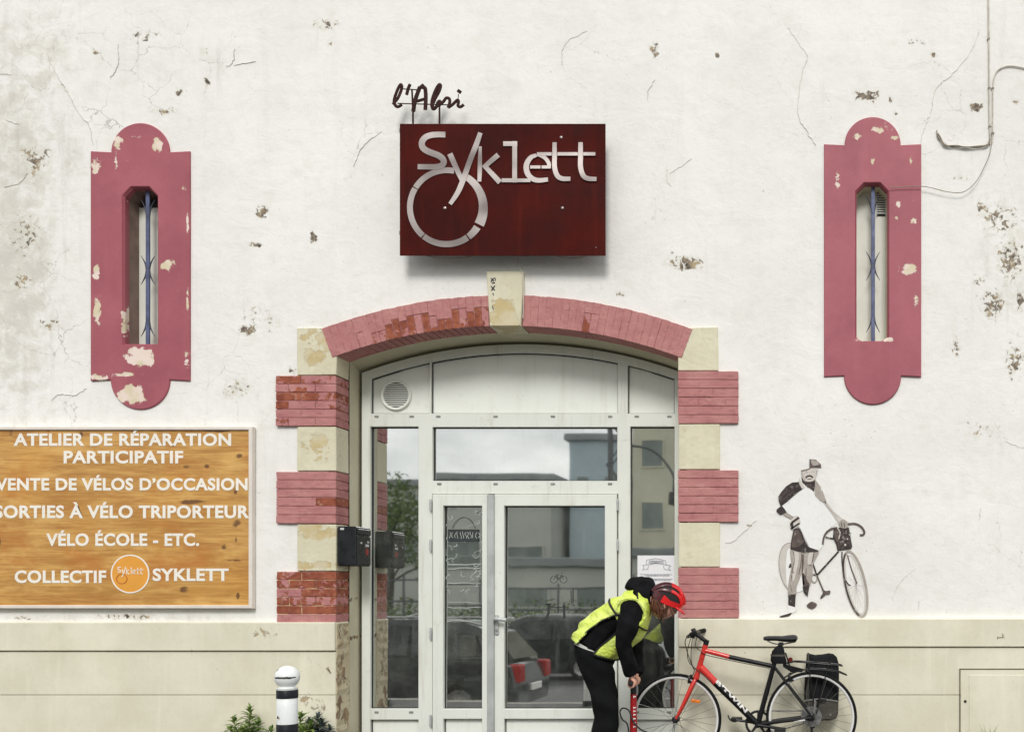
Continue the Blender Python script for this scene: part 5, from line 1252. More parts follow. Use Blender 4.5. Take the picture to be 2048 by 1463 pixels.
# short mudguard behind the seat tube
mb = MB(); rings = []
for i in range(13):
    q = R(84 + i * 3.6); rings.append([RH + Vector((r * math.cos(q), y, r * math.sin(q))) for r, y in ((RW + .012, -.022), (RW + .022, -.012), (RW + .022, .012), (RW + .012, .022), (RW + .019, 0))])
mb.loft(rings); mb.build('mudguard', M_black, BK)
mb = MB().loft([[Q(1566, 1326, y) for y in (-.012, .012)] + [Q(1566, 1332, y) for y in (.012, -.012)], [Q(1585, 1331, y) for y in (-.016, .016)] + [Q(1582, 1343, y) for y in (.016, -.016)], [Q(1608, 1337, y) for y in (-.012, .012)] + [Q(1604, 1343, y) for y in (.012, -.012)]])
mb.build('rack_strut', M_blk, BK)
MB().lathe([(0, -.012), (.016, -.012), (.018, 0), (.016, .006), (0, .006)], Q(1581, 1318), 'Y', 16).build('rear_light', plain('dark_red_lens', srgb(96, 26, 22), .25, bump=0), BK)
# saddle bag
SBG = thing('saddle_bag', 'small black wedge bag strapped under the bicycle saddle', 'bag', Q(1556, 1322))
def rr_ring(x0, x1, z, y0, y1, n=20, e=.55):
    c = Vector(((x0 + x1) / 2, (y0 + y1) / 2, z)); return ellring(c, Vector((1, 0, 0)), Vector((0, 1, 0)), (x1 - x0) / 2, (y1 - y0) / 2, n, e)
def bagring(pxa, pxb, py, hw): a_, b_ = Q(pxa, py), Q(pxb, py); return rr_ring(a_.x, b_.x, a_.z, YB - hw, YB + hw)
mb = MB().loft([bagring(1556, 1563, 1289.5, .015), bagring(1551, 1567, 1293, .03), bagring(1544, 1569, 1301, .038), bagring(1541.5, 1571, 1312, .040), bagring(1541, 1573, 1320, .036), bagring(1544, 1573, 1326, .025)])
mb.build('bag_body', M_fab, SBG)
mb = MB().loft([bagring(1541.2, 1570, 1307.2, .0405), bagring(1540.8, 1571, 1309.2, .0415), bagring(1541.2, 1571.5, 1311, .041)], cap=False); mb.build('bag_zip', M_fab2, SBG)
MB().tube([Q(1571, 1304, 0), Q(1579, 1330, 0)], .006, 6).build('strap', M_fab, SBG)
# pannier hanging on the wall side of the rack
PY0, PY1 = YB + .075, YB + .235
PN = thing('pannier_bag', 'black roll-top pannier with grey lower panel hanging behind the rear wheel', 'bag', (Q(1644, 0).x, YB + .15, Q(0, 1441).z))
kp = (D + PY0) / F
def pr_(pa, pb, py, y0=PY0, y1=PY1, e=.42):
    a_, b_ = P(pa, py, PY0), P(pb, py, PY0); return rr_ring(a_.x, b_.x, a_.z, y0, y1, 24, e)
mb = MB().loft([pr_(1622, 1664, 1441, PY0 + .03, PY1 - .03), pr_(1612, 1673, 1437, PY0 + .008, PY1 - .008), pr_(1608.5, 1677, 1428), pr_(1608.5, 1678, 1402)])
mb.build('lower_panel', M_fab2, PN)
mb = MB().loft([pr_(1608.5, 1678, 1402), pr_(1608.5, 1679, 1380), pr_(1610, 1679, 1350), pr_(1612, 1678, 1326), pr_(1613, 1675, 1316, PY0 + .02, PY1 - .02)])
mb.build('bag_body', M_fab, PN)
ctl = [(1613, 1308, 5), (1618, 1307, 7), (1630, 1310, 8), (1645, 1309, 9), (1658, 1307, 11), (1667, 1309, 12), (1674, 1315, 9)]
mb = MB(); rings = []
for (px, py, r) in ctl:
    c = P(px, py + r * .8, PY0 + .08); rings.append(ellring(c, Vector((0, 0, 1)), Vector((0, 1, 0)), r * kp, .055, 14))
mb.loft(rings); mb.build('roll_top', M_fab, PN)
def strip(pts, w, y): 
    mb = MB(); stroke(mb, [XZ(*q, y) for q in pts], w, y - .004, y); return mb
strip([(1616, 1304), (1617, 1330), (1613, 1402)], .012, PY0 - .001).build('strap', M_fab2, PN, smooth=False)
strip([(1609, 1400), (1640, 1396), (1676, 1401)], .010, PY0 - .002).build('reflective_strip', plain('silver_tape', srgb(150, 148, 140), .35, .3, bump=0), PN, smooth=False)
strip([(1638, 1400), (1652, 1401)], .03, PY0 - .0032).build('buckle', M_black, PN, smooth=False)
MB().lathe([(0, -.004), (.008, -.004), (.008, 0), (0, 0)], P(1661, 1428, PY0), 'Y', 10).build('rivet', M_silver, PN)

# ------------------------------------------------------------------ cyclist bending over the pump
YP = -.62
def H_(px, py, y=YP): return P(px, py, y)
M_cloth = plain('black_fleece', (.0062, .0064, .0076), .9, 0, .25, 8, .6, 18, Specular_IOR_Level=.14)
M_trs = plain('black_trousers', (.0055, .0058, .0066), .9, 0, .25, 6, .6, 14, Specular_IOR_Level=.14)
M_vis = NT('hi_vis_yellow')
_a = M_vis.rng(M_vis.noise(7, 6, .6), .3, .7)
_c = M_vis.mix(_a, srgb(212, 232, 82), srgb(232, 248, 138))
_wv = M_vis.n('ShaderNodeTexWave'); _wv.inputs['Scale'].default_value = 14; _wv.inputs['Distortion'].default_value = 2.5; M_vis.l(M_vis.mapv((1, 1, 1), (0, R(55), 0)), _wv.inputs['Vector'])
M_vis = M_vis.finish(_c, .6, 0, M_vis.bump(_wv.outputs['Fac'], .09, .010, M_vis.bump(M_vis.noise(11, 5, .6, M_vis.mapv((1, .6, 1.6)), .8), .95, .035)))
M_pipe = plain('black_piping', (.01, .01, .01), .7, bump=0)
M_skin = plain('skin', srgb(216, 164, 142), .5, 0, .06, 14, .06, 60, Subsurface_Weight=.08)
M_hair = plain('brown_hair', srgb(92, 54, 36), .5, 0, .35, 30, .4, 60)
M_hred = plain('red_helmet', srgb(226, 38, 40), .26, 0, .08, 6, .02, Coat_Weight=.4)
M_hdark = plain('maroon_helmet', srgb(84, 40, 46), .3, 0, .12, 6, .03)
M_foam = plain('helmet_foam', (.012, .010, .011), .8)
M_shirt = plain('white_shirt', srgb(206, 208, 202), .8, 0, .05)
PE = thing('person', 'person in black clothes, yellow high-visibility vest and red helmet bending over a bicycle pump', 'person', (H_(1210, 0).x, YP, 0))
Yv = Vector((0, 1, 0))
def sect(b, f, w, n=22, e=.92, y=YP, grow=0.0):
    Bv, Fv = H_(*b, y), H_(*f, y); u = (Bv - Fv) / 2; l = u.length; u.normalize()
    return ellring((Bv + Fv) / 2, u, Yv, l + grow, w + grow, n, e)
TORSO = [((1152, 1274), (1210, 1306), .165), ((1164, 1251), (1229, 1288), .168), ((1188, 1229), (1247, 1271), .178), ((1216, 1209), (1266, 1262), .195), ((1242, 1194), (1284, 1252), .198), ((1262, 1184), (1297, 1236), .165), ((1277, 1180), (1304, 1222), .095)]
# body: one continuous skin
bm_ = MB()
bm_.loft([sect((b[0] + 9, b[1] + 5), (f[0] - 11, f[1] - 9), w - .045) for b, f, w in TORSO])
bm_.tube([H_(1284, 1202), H_(1302, 1207), H_(1318, 1212)], [.062, .056, .055], 12)
fdir = (H_(1372, 1233) - H_(1318, 1200)).normalized(); cdir = Vector((-fdir.z, 0, fdir.x))
if cdir.z < 0: cdir = -cdir
HC = H_(1329, 1205)
_f0 = fdir.copy(); YAW = R(20); fdir = _f0 * math.cos(YAW) + Vector((0, 1, 0)) * math.sin(YAW); Lv = Vector((0, 1, 0)) * math.cos(YAW) - _f0 * math.sin(YAW)
# head: shaped ellipsoid with jaw, nose, brow, ears
hv, hf = [], []
nu, nv = 28, 20
for i in range(nv + 1):
    th = math.pi * i / nv
    for j in range(nu):
        ph = 2 * math.pi * j / nu
        a = math.sin(th) * math.cos(ph); s = math.sin(th) * math.sin(ph); c = math.cos(th)
        la, ls, lc = .095, .076, .118
        if c < 0: la *= 1 - .06 * c * c; ls *= 1 - .28 * c * c; a = a + .14 * (-c) * (1 if a > -.2 else .2)
        p = Vector((a * la, s * ls, c * lc))
        fr_ = max(0, a)
        p.x += .024 * math.exp(-((p.y / .012) ** 2 + ((p.z + .022) / .022) ** 2)) * (fr_ > .3)
        p.x += .008 * math.exp(-((p.z - .018) / .012) ** 2) * (fr_ > .5)
        p.x -= .010 * (math.exp(-(((p.y - .032) / .014) ** 2 + ((p.z + .0) / .011) ** 2)) + math.exp(-(((p.y + .032) / .014) ** 2 + ((p.z + .0) / .011) ** 2))) * (fr_ > .3)
        p.x += .006 * math.exp(-((p.y / .022) ** 2 + ((p.z + .062) / .008) ** 2)) * (fr_ > .3)
        hv.append(HC + fdir * p.x + Lv * p.y + cdir * p.z)
for i in range(nv):
    for j in range(nu): hf.append((i * nu + j, i * nu + (j + 1) % nu, (i + 1) * nu + (j + 1) % nu, (i + 1) * nu + j))
bm_.add(hv, hf)
for sgn in (-1, 1):
    ec_ = HC - fdir * .008 + Lv * sgn * .078 - cdir * .015
    bm_.loft([ellring(ec_ + Lv * sgn * t, fdir, cdir, .016 * s, .028 * s, 10) for t, s in ((-.006, .7), (.004, 1), (.012, .8))])
# arms and legs
PUX, PUY = H_(1268, 0).x, YP - .02
hz_ = H_(0, 1362).z
def arm_pts(sgn):
    if sgn < 0: return [H_(1262, 1220, YP - .17), H_(1256, 1250, YP - .205), H_(1247, 1288, YP - .205), H_(1256, 1322, YP - .16), H_(1263, 1346, YP - .115)]
    return [H_(1272, 1222, YP + .17), H_(1272, 1252, YP + .2), H_(1270, 1290, YP + .19), H_(1273, 1322, YP + .13), H_(1274, 1346, YP + .075)]
for sgn in (-1, 1):
    bm_.tube(arm_pts(sgn), [.055, .05, .042, .036, .028], 12)
    y = YP + sgn * .095
    bm_.tube([H_(1190, 1312, y), H_(1207, 1380, y), H_(1213, 1408, y), H_(1211, 1440, y), H_(1205, 1520, y), H_(1205, 1532, y)], [.066, .062, .055, .05, .036, .036], 12)
    # hand: palm over the bar, four fingers curled round it, thumb under
    wr = arm_pts(sgn)[-1]; hb_c = Vector((PUX, PUY + sgn * .075, hz_))
    pk = hb_c + Vector((.004, 0, .030))
    bm_.loft([ellring(wr, Vector((1, 0, 0)), Yv, .021, .027, 12), ellring(wr.lerp(pk, .55) + Vector((-.004, 0, 0)), Vector((1, 0, .25)).normalized(), Yv, .019, .036, 12), ellring(pk + Vector((.006, 0, -.002)), Vector((.8, 0, .6)).normalized(), Yv, .016, .040, 12)])
    for q, (dy, rad, ext) in enumerate(((-.033, .0088, 1.0), (-.011, .0095, 1.08), (.011, .0093, 1.05), (.032, .0082, .92))):
        yy = hb_c.y - sgn * dy; fp = []
        for k2 in range(9):
            an = R(65 - k2 * 29 * ext); rr2 = .0265 + .002 * math.sin(k2 * 1.6)
            fp.append(Vector((hb_c.x + rr2 * math.cos(an), yy, hb_c.z + rr2 * math.sin(an))))
        bm_.tube([pk + Vector((.004, yy - pk.y, .0))] + fp, [rad * 1.05] * 4 + [rad] * 4 + [rad * .85, rad * .7], 8)
    ty = hb_c.y - sgn * .044
    bm_.tube(smooth_path([wr.lerp(pk, .6) + Vector((-.006, -sgn * .026, 0)), Vector((hb_c.x - .026, ty + sgn * .004, hb_c.z + .004)), Vector((hb_c.x - .014, ty - sgn * .002, hb_c.z - .024)), Vector((hb_c.x + .014, ty - sgn * .004, hb_c.z - .027))], 4), [.011, .011, .011, .0105, .0105, .0105, .010, .010, .010, .0095, .009, .0085, .007], 8)
rb = remeshed(bm_, .0052, 3, .4)
BODY = rb.build('body', M_skin, PE, smooth=True, ang=180)
for sgn in (-1, 1):
    ep = HC + fdir * .080 + Lv * sgn * .032 + cdir * .0
    MB().lathe([(.012 * math.sin(R(a_)), .012 * math.cos(R(a_))) for a_ in range(0, 181, 20)], ep, 'Z', 12).build('eye', M_shirt, BODY)
# trousers
tr = MB()
LEG = [((1152, 1308), (1226, 1320)), ((1160, 1338), (1229, 1342)), ((1171, 1364), (1229.5, 1364)), ((1179, 1384), (1231, 1382)), ((1186, 1408), (1237, 1408)), ((1186, 1432), (1236, 1434)), ((1184, 1463), (1232, 1463)), ((1186, 1500), (1229, 1500)), ((1187, 1528), (1226, 1528))]
tr.loft([sect((1150, 1281), (1215, 1303), .160), sect((1150, 1296), (1226, 1312), .172), sect((1153, 1312), (1228, 1322), .178), sect((1159, 1334), (1224, 1336), .165)])
for sgn in (-1, 1):
    rings = []
    for i, (b, f) in enumerate(LEG):
        off = 0 if sgn < 0 else 2
        y = YP + sgn * (.088 + .004 * i); rings.append(sect((b[0] + off, b[1]), (f[0] + off - (8 if i == 0 else 0), f[1]), (.088, .09, .088, .084, .08, .076, .072, .07, .068)[i], 20, .95, y))
    tr.loft(rings)
TRm = remeshed(tr, .010, 5, .5)
rs2 = random.Random(2)
def wrinkle(mb, amp, fx_, seed):
    r_ = random.Random(seed); ks = [(Vector((r_.uniform(-1, 1), r_.uniform(-.6, .6), r_.uniform(-1, 1))).normalized() * r_.uniform(*fx_), r_.uniform(0, 6)) for _ in range(7)]
    mb.v = [(v[0] + amp * sum(math.sin(k[0].dot(Vector(v)) + k[1]) for k in ks) * .35, v[1] + amp * sum(math.cos(k[0].dot(Vector(v)) + k[1]) for k in ks) * .5, v[2] + amp * sum(math.sin(k[0].dot(Vector(v)) * 1.3 + k[1]) for k in ks) * .3) for v in mb.v]; return mb
wrinkle(TRm, .0055, (25, 60), 1).build('trousers', M_trs, PE, smooth=True, ang=180)
MB().loft([sect((1148.5, 1271), (1205, 1302), .168), sect((1149.5, 1283), (1213, 1306), .1665)], cap=False).build('shirt', M_shirt, PE)
# jacket with sleeves, collar and hood
jk = MB()
jk.loft([sect(b, f, w) for b, f, w in TORSO])
for sgn in (-1, 1):
    ap = arm_pts(sgn); n_ = ap[0] + Vector((0, -sgn * .07, .02))
    jk.tube([n_] + ap[:-1] + [ap[-1] + (ap[-1] - ap[-2]) * .05], [.085, .088, .076, .060, .055, .046], 16)
jk.loft([ellring(H_(*c), (H_(*d) - H_(*c)).normalized(), Yv, a_, b_, 16) for c, d, a_, b_ in (((1268, 1206), (1262, 1182), .085, .12), ((1278, 1200), (1276, 1170), .095, .105), ((1288, 1196), (1290, 1160), .110, .095), ((1297, 1198), (1300, 1160), .118, .085), ((1303, 1200), (1306, 1160), .108, .075))])
jk.tube(smooth_path([H_(1262, 1181, YP - .03), H_(1266, 1170, YP - .02), H_(1280, 1165, YP), H_(1287, 1176, YP)], 4), [.03] + [.052] * 11 + [.04], 12)
jk.tube(smooth_path([H_(1290, 1163, YP - .01), H_(1297, 1160, YP), H_(1302, 1166, YP), H_(1304, 1180, YP - .02)], 4), .030, 10)
JKm = remeshed(jk, .010, 5, .5)
wrinkle(JKm, .0055, (25, 70), 5).build('jacket', M_cloth, PE, smooth=True, ang=180)
# vest: back panel over the back, front panel sagging below the chest
def sect_part(b, f, w, t0, t1, n=26, grow=.014):
    Bv, Fv = H_(*b), H_(*f); u = (Bv - Fv) / 2; l = u.length; u.normalize(); c = (Bv + Fv) / 2; out = []
    for i in range(n + 1):
        q = R(t0 + (t1 - t0) * i / n); cc, ss = math.cos(q), math.sin(q)
        out.append(c + u * (l + grow) * math.copysign(abs(cc) ** .92, cc) + Yv * -(w + grow) * math.copysign(abs(ss) ** .92, ss))
    return out
def shell(rings, th=.004):
    mb = MB(); n = len(rings[0]); m = len(rings)
    cen = [sum(r, Vector()) / n for r in rings]
    inner = [[p + (cen[i] - p).normalized() * th for p in r] for i, r in enumerate(rings)]
    vs = [p for r in rings for p in r] + [p for r in inner for p in r]; o = n * m; fs = []
    for i in range(m - 1):
        for j in range(n - 1):
            a = i * n + j; fs.append((a, a + 1, a + n + 1, a + n)); fs.append((o + a + n, o + a + n + 1, o + a + 1, o + a))
        for j in (0, n - 1): a = i * n + j; fs.append((a, a + n, o + a + n, o + a))
    for i in (0, m - 1):
        for j in range(n - 1): a = i * n + j; fs.append((a, a + 1, o + a + 1, o + a))
    mb.add(vs, fs); return mb
def ip(tab, t):
    t = max(0, min(len(tab) - 1.0001, t)); k = int(t); a, b = tab[k], tab[k + 1]; s = t - k
    return tuple((tuple(x + (y - x) * s for x, y in zip(p, q)) if isinstance(p, tuple) else p + (q - p) * s) for p, q in zip(a, b))
BT = [68, 70, 74, 80, 92, 100, 104]
rings = []
for i in range(37):
    t = -.1 + i * (5.62 + .1) / 36
    b, f, w = ip(TORSO, max(t, 0)); b = (b[0] + min(t, 0) * 30, b[1] - min(t, 0) * 20)
    th = np.interp(t, range(7), BT)
    bulge = .019 + .004 * math.sin(i * .9)
    rings.append(sect_part(b, f, w + .012 * (3 < t < 5), -th, th, 26, bulge))
VB = shell(rings); wrinkle(VB, .0050, (30, 80), 9)
VS = VB.build('vest', M_vis, PE, smooth=True, ang=180)
FRONT = [((1198, 1303), (1236, 1317), .175), ((1212, 1289), (1247, 1308), .18), ((1232, 1272), (1262, 1294), .185), ((1252, 1254), (1280, 1280), .195), ((1268, 1236), (1293, 1262), .19), ((1278, 1216), (1301, 1240), .17), ((1283, 1196), (1303, 1220), .14), ((1281, 1184), (1301, 1200), .11)]
fr2 = []
for i in range(33):
    S_, F_, w = ip(FRONT, i * 7 / 32); sp, fp = H_(*S_), H_(*F_); ring = []
    for j in range(25):
        q = math.pi * j / 24; k2 = math.sin(q) ** .8
        ring.append(Vector((sp.x + (fp.x - sp.x) * k2, YP - (w + .016) * math.cos(q), sp.z + (fp.z - sp.z) * k2)))
    fr2.append(ring)
VF = shell(fr2); wrinkle(VF, .0045, (30, 75), 12); VF.build('vest_front', M_vis, VS, smooth=True, ang=180)
pp = MB()
for side in (0, -1):
    pp.tube([r[side] + Vector((0, -.003 if side == 0 else .003, 0)) for r in rings], .0065, 6)
    pp.tube([r[side] + Vector((0, -.004 if side == 0 else .004, 0)) for r in fr2], .006, 6)
pp.tube([p + (p - sum(rings[22], Vector()) / 27).normalized() * .006 for p in rings[22]], .008, 6)
pp.tube([p + (p - sum(rings[0], Vector()) / 27).normalized() * .002 for p in rings[0]], .005, 6)
pp.tube([p + Vector((.003, 0, -.005)) for p in fr2[0]], .006, 6); pp.tube([p + Vector((.005, -.002, -.004)) for p in fr2[19]], .006, 6)
pp.build('vest_piping', M_pipe, VS)
# armhole rim of the vest round the near and far sleeve
mb = MB()
for sgn in (-1, 1):
    c = H_(1260, 1224, YP + sgn * .225); rim = []
    for i in range(28):
        q = 2 * math.pi * i / 28; rim.append(c + Vector((math.cos(q) * .100 - .01 * math.sin(q), sgn * -.03 * abs(math.cos(q)) * 0 - sgn * .02 * (1 - math.sin(q)) * .5, math.sin(q) * .100)))
    mb = MB().tube(rim, .011, 8, closed=True, flat=.8)
    wrinkle(mb, .003, (30, 70), 4).build('armhole_band', M_vis, VS)
# hair
hr = MB()
hp = lambda f_, y_, c_: HC + fdir * f_ + Lv * y_ + cdir * c_
hr.loft([ellring(hp(-.03, 0, .05), fdir, Lv, .078, .078, 18), ellring(hp(-.032, 0, 0), fdir, Lv, .072, .082, 18), ellring(hp(-.036, 0, -.05), fdir, Lv, .062, .078, 18), ellring(hp(-.042, 0, -.085), fdir, Lv, .045, .06, 18)])
r_ = random.Random(6)
for i in range(60):
    y = r_.uniform(-.082, .082); f0 = r_.uniform(-.10, .035 if abs(y) > .06 else -.03)
    yy = math.copysign(max(abs(y), .05), y) if f0 > -.06 else y
    p0 = hp(f0, yy * .98, r_.uniform(-.02, .03)); ln_ = r_.uniform(.07, .12)
    p2 = p0 + Vector((r_.uniform(-.015, .03), 0, -ln_)) - cdir * .01
    hr.tube([p0, p0.lerp(p2, .5) + Vector((r_.uniform(-.012, .012), 0, 0)) + Lv * math.copysign(.008, yy), p2], [.008, .007, .002], 5)
hr.build('hair', M_hair, PE)
# glasses
gl = MB()
for sgn in (-1, 1):
    gl.tube([hp(.098, sgn * .058, .006), hp(.02, sgn * .082, .008), hp(-.015, sgn * .083, -.004)], .0028, 6)
    gl.tube([hp(.098 + .004 * math.cos(q), sgn * .034 + .026 * math.cos(q), .002 + .02 * math.sin(q)) for q in [2 * math.pi * i / 16 for i in range(16)]], .0024, 5, closed=True)
gl.tube([hp(.105, -.01, .006), hp(.105, .01, .006)], .0024, 5)
gl.build('glasses', M_silver, PE)
# helmet: dark shell, ribs and vents, visor
HO = hp(.0, 0, .030); la, ls, lc = .130, .098, .122
def dome(az, el, s=1.0):   # az: 0 = front, el from rim to crown
    return HO + fdir * la * s * math.cos(el) * math.cos(az) + Lv * ls * s * math.cos(el) * math.sin(az) + cdir * (lc * s * math.sin(el))
hs = MB(); rings = []
for i in range(12):
    el = R(-8 + i * 98 / 11 * .995); rings.append([dome(2 * math.pi * j / 32, el, .93) for j in range(32)])
hs.loft(rings); HM = hs.build('helmet', M_foam, PE)
def rib(y0, y1, y2, w0, w1, w2, a0, a1, mat, nm, s=1.0, n=20):
    """band running from the brow over the crown to the nape; y = sideways fraction"""
    mb = MB(); rings = []
    for i in range(n + 1):
        t = i / n; a = R(a0 + (a1 - a0) * t)
        y = (y0 * (1 - t) ** 2 + 2 * y1 * t * (1 - t) + y2 * t * t); w = (w0 * (1 - t) ** 2 + 2 * w1 * t * (1 - t) + w2 * t * t)
        def pt(yf, sc): 
            yf = max(-.98, min(.98, yf)); cs = math.sqrt(1 - yf * yf)
            return HO + fdir * la * sc * math.cos(a) * cs + Lv * ls * sc * yf + cdir * lc * sc * math.sin(a) * cs
        rings.append([pt(y - w / 2, .94 * s), pt(y - w / 2, s * .99), pt(y - w / 4, s * 1.02), pt(y + w / 4, s * 1.02), pt(y + w / 2, s * .99), pt(y + w / 2, .94 * s)])
    mb.loft(rings); return mb.build(nm, mat, HM)
for y0, y1, y2, w in ((0, 0, 0, .15), (-.30, -.42, -.22, .13), (.30, .42, .22, .13), (-.55, -.78, -.42, .13), (.55, .78, .42, .13)):
    rib(y0, y1, y1 * .98, w * 1.25, w, w, 4, 104, M_hred, 'rib')
    rib(y1 * .98, y1, y2, w, w * 1.3, w * 1.5, 105, 178, M_hdark, 'rib')
mb = MB()
for sgn in (-1, 1):
    rings = []
    for i in range(25):
        a = R(2 + i * 150 / 24); el = R(-10 + 4 * math.sin(i * .26))
        hgt = (.030 if i < 14 else .030 + .014 * math.sin((i - 14) / 10 * math.pi))
        p = dome(sgn * a, el, 1.0); q_ = dome(sgn * a, el + hgt / lc * 1.3, 1.03)
        p2 = dome(sgn * a, el, .92); q2 = dome(sgn * a, el + hgt / lc * 1.3, .93)
        rings.append([p, q_, q2, p2])
    k_ = 19; m1 = MB().loft(rings[:k_]); m1.build('rim_band', M_hred, HM); MB().loft(rings[k_ - 1:]).build('rim_band', M_hdark, HM)
mb = MB(); 
for sgn in (-1, 1):
    for t0, t1 in ((R(12), R(38)), (R(30), R(60))):
        mb.tube([dome(sgn * (t0 + (t1 - t0) * i / 8), R(16 + 34 * i / 8), 1.01) for i in range(9)], [.010] * 9, 8, flat=.6)
mb.build('cross_brace', M_hred, HM)
vz_ = MB(); rings = []
for i in range(17):
    a = R(-62 + i * 124 / 16); p = dome(a, R(-4), 1.0); ext = .048 * math.cos(a * 1.15); 
    o_ = p + fdir * ext - cdir * ext * .42
    rings.append([p + cdir * .003, o_ + cdir * .003, o_ - cdir * .003, p - cdir * .004])
vz_.loft(rings); vz_.build('visor', M_hred, HM)
MB().tube(smooth_path([dome(-R(95), R(-8), .95), hp(.01, -.078, -.04), hp(.03, -.05, -.115), hp(.032, 0, -.128), hp(.03, .05, -.115), hp(.01, .078, -.04), dome(R(95), R(-8), .95)], 5), .0055, 6, flat=.4).build('chin_strap', M_pipe, HM)
# shoes
for sgn in (-1, 1):
    y = YP + sgn * .12; x = H_(1200, 0, y).x; rings = []
    for t, w, h in ((-.06, .02, .05), (-.05, .034, .075), (0, .038, .09), (.06, .043, .07), (.13, .046, .05), (.18, .036, .04), (.205, .015, .03)):
        rings.append([Vector((x + t, y + w * math.cos(q), max(.0, h * .5 + h * .5 * math.sin(q)))) for q in [2 * math.pi * k / 14 for k in range(14)]])
    MB().loft(rings).build('shoe', M_black, PE)

# ------------------------------------------------------------------ floor pump under the hands
PU = thing('floor_pump', 'dark red upright floor pump gripped by the bending person beside the front wheel', 'pump', (PUX, PUY, 0))
M_pred = plain('dark_red_barrel', srgb(150, 26, 30), .3, 0, .12, 8, .03)
MB().tube([(PUX, PUY - .14, hz_), (PUX, PUY - .135, hz_), (PUX, PUY + .135, hz_), (PUX, PUY + .14, hz_)], [.012, .017, .017, .012], 12).build('handle', M_black, PU)
zb_ = H_(0, 1386).z
MB().lathe([(0, zb_), (.020, zb_), (.022, zb_ + .02), (.020, hz_ - .03), (.022, hz_ + .005), (0, hz_ + .01)], (PUX, PUY, 0), 'Z', 16).build('piston_collar', M_black, PU)
MB().lathe([(0, .05), (.027, .05), (.0265, .35), (.0235, zb_ - .10), (.022, zb_), (0, zb_)], (PUX, PUY, 0), 'Z', 24).build('barrel', M_pred, PU)
mb = MB().bbox(PUX - .12, PUX + .12, PUY - .035, PUY + .035, .0, .03, .008); mb.lathe([(0, .025), (.05, .025), (.036, .06), (0, .06)], (PUX, PUY, 0), 'Z', 20); mb.build('foot_plate', M_black, PU)
MB().tube(smooth_path([Vector((PUX - .02, PUY - .02, .10)), H_(1256, 1452, PUY - .03), H_(1245, 1438, PUY - .04), H_(1240, 1423, PUY - .03), H_(1246, 1415, PUY - .03), H_(1258, 1420, PUY - .035), H_(1266, 1440, PUY - .05), H_(1282, 1458, PUY - .04), H_(1302, 1467, PUY + .05), H_(1330, 1490, PUY + .2), Vector((FH.x - .05, YB - .03, .06))], 7), .0055, 7).build('hose', M_black, PU)
# pale upright marks on the barrel
tm = MB(); y_ = PUY - .0268
for i, g in enumerate((1392, 1414, 1421, 1428, 1436, 1444, 1452)):
    c = H_(1269.2, g, y_); h_ = (.010 if i else .012)
    tm.bbox(c.x - .009, c.x + .009, y_ - .001, y_ + .004, c.z - h_ * .32, c.z + h_ * .32, .0008); tm.bbox(c.x - .009, c.x - .003, y_ - .0012, y_ + .004, c.z - h_ * .75, c.z + h_ * .5, .0008)
tm.build('barrel_marking', M_white, PU, smooth=False)

# ------------------------------------------------------------------ across the street: what the panes mirror
M_beige = plain('beige_facade', srgb(204, 202, 180), .85, 0, .08, .4, .1, 8)
M_bluegrey = plain('blue_grey_shade_wall', srgb(172, 188, 196), .7, 0, .08, .4, .05, 8)  # bluish sky shade and distance haze put into this colour
M_palehall = plain('pale_shed_cladding', srgb(186, 188, 180), .7, 0, .08, .4, .05, 8)
M_dkwin = plain('street_window_glass', srgb(118, 128, 124), .3, 0, .1, 1, bump=0)
M_roof = plain('grey_roofing', srgb(138, 144, 146), .8, 0, .1, 1)
M_carblk = plain('dark_car_paint', (.014, .016, .02), .16, .2, .05, 2, bump=0, Coat_Weight=.7)
M_carsil = plain('silver_car_paint', srgb(160, 162, 164), .25, .4, .05, 2, bump=0, Coat_Weight=.7)
M_carglass = plain('car_glass', (.012, .014, .016), .06, 0, .1, bump=0)
M_tail = plain('tail_lamp', srgb(170, 20, 18), .2, 0, .05, bump=0)
M_bark = plain('bark', (.06, .05, .04), .9, 0, .3, 12, .5)
M_steel = plain('galvanised_steel', srgb(88, 92, 94), .5, .4, .1, 4)
def block(name, label, x0, x1, y0, y1, h, wall, floors, bays, win=(1.1, 1.4), roofh=.35):
    t = thing(name, label, 'building', ((x0 + x1) / 2, (y0 + y1) / 2, -.45))
    MB().bbox(x0, x1, y0, y1, -.7, h, .03).build('wall', wall, t, smooth=False)
    MB().bbox(x0 - .2, x1 + .2, y0 - .2, y1 + .2, h + .002, h + roofh, .04).build('roof', M_roof, t, smooth=False)
    for f in range(floors):
        for b in range(bays):
            cx = x0 + (b + .5) * (x1 - x0) / bays; cz = .3 + (f + .5) * (h - .3) / floors
            w = MB(); w.box(cx - win[0] / 2, cx + win[0] / 2, y1 + .003, y1 + .03, cz - win[1] / 2, cz + win[1] / 2)
            fo = fill([(cx - win[0] / 2 - .08, cz - win[1] / 2 - .08), (cx + win[0] / 2 + .08, cz - win[1] / 2 - .08), (cx + win[0] / 2 + .08, cz + win[1] / 2 + .08), (cx - win[0] / 2 - .08, cz + win[1] / 2 + .08)], [[(cx - win[0] / 2, cz - win[1] / 2), (cx + win[0] / 2, cz - win[1] / 2), (cx + win[0] / 2, cz + win[1] / 2), (cx - win[0] / 2, cz + win[1] / 2)]], y1 + .003, y1 + .06, MB()).build('window', wall, t, smooth=False)
            w.build('pane', M_dkwin, fo, smooth=False)
    return t
block('apartment_block', 'beige apartment block with small dark windows across the street', -6.2, 6.0, -52, -40, 13.0, M_beige, 4, 6, (1.0, 1.3))
block('office_block', 'office block tinted blue-grey as in sky shade standing beside the beige flats', -9.4, -6.6, -50, -40, 8.6, M_bluegrey, 2, 2, (.6, .5))
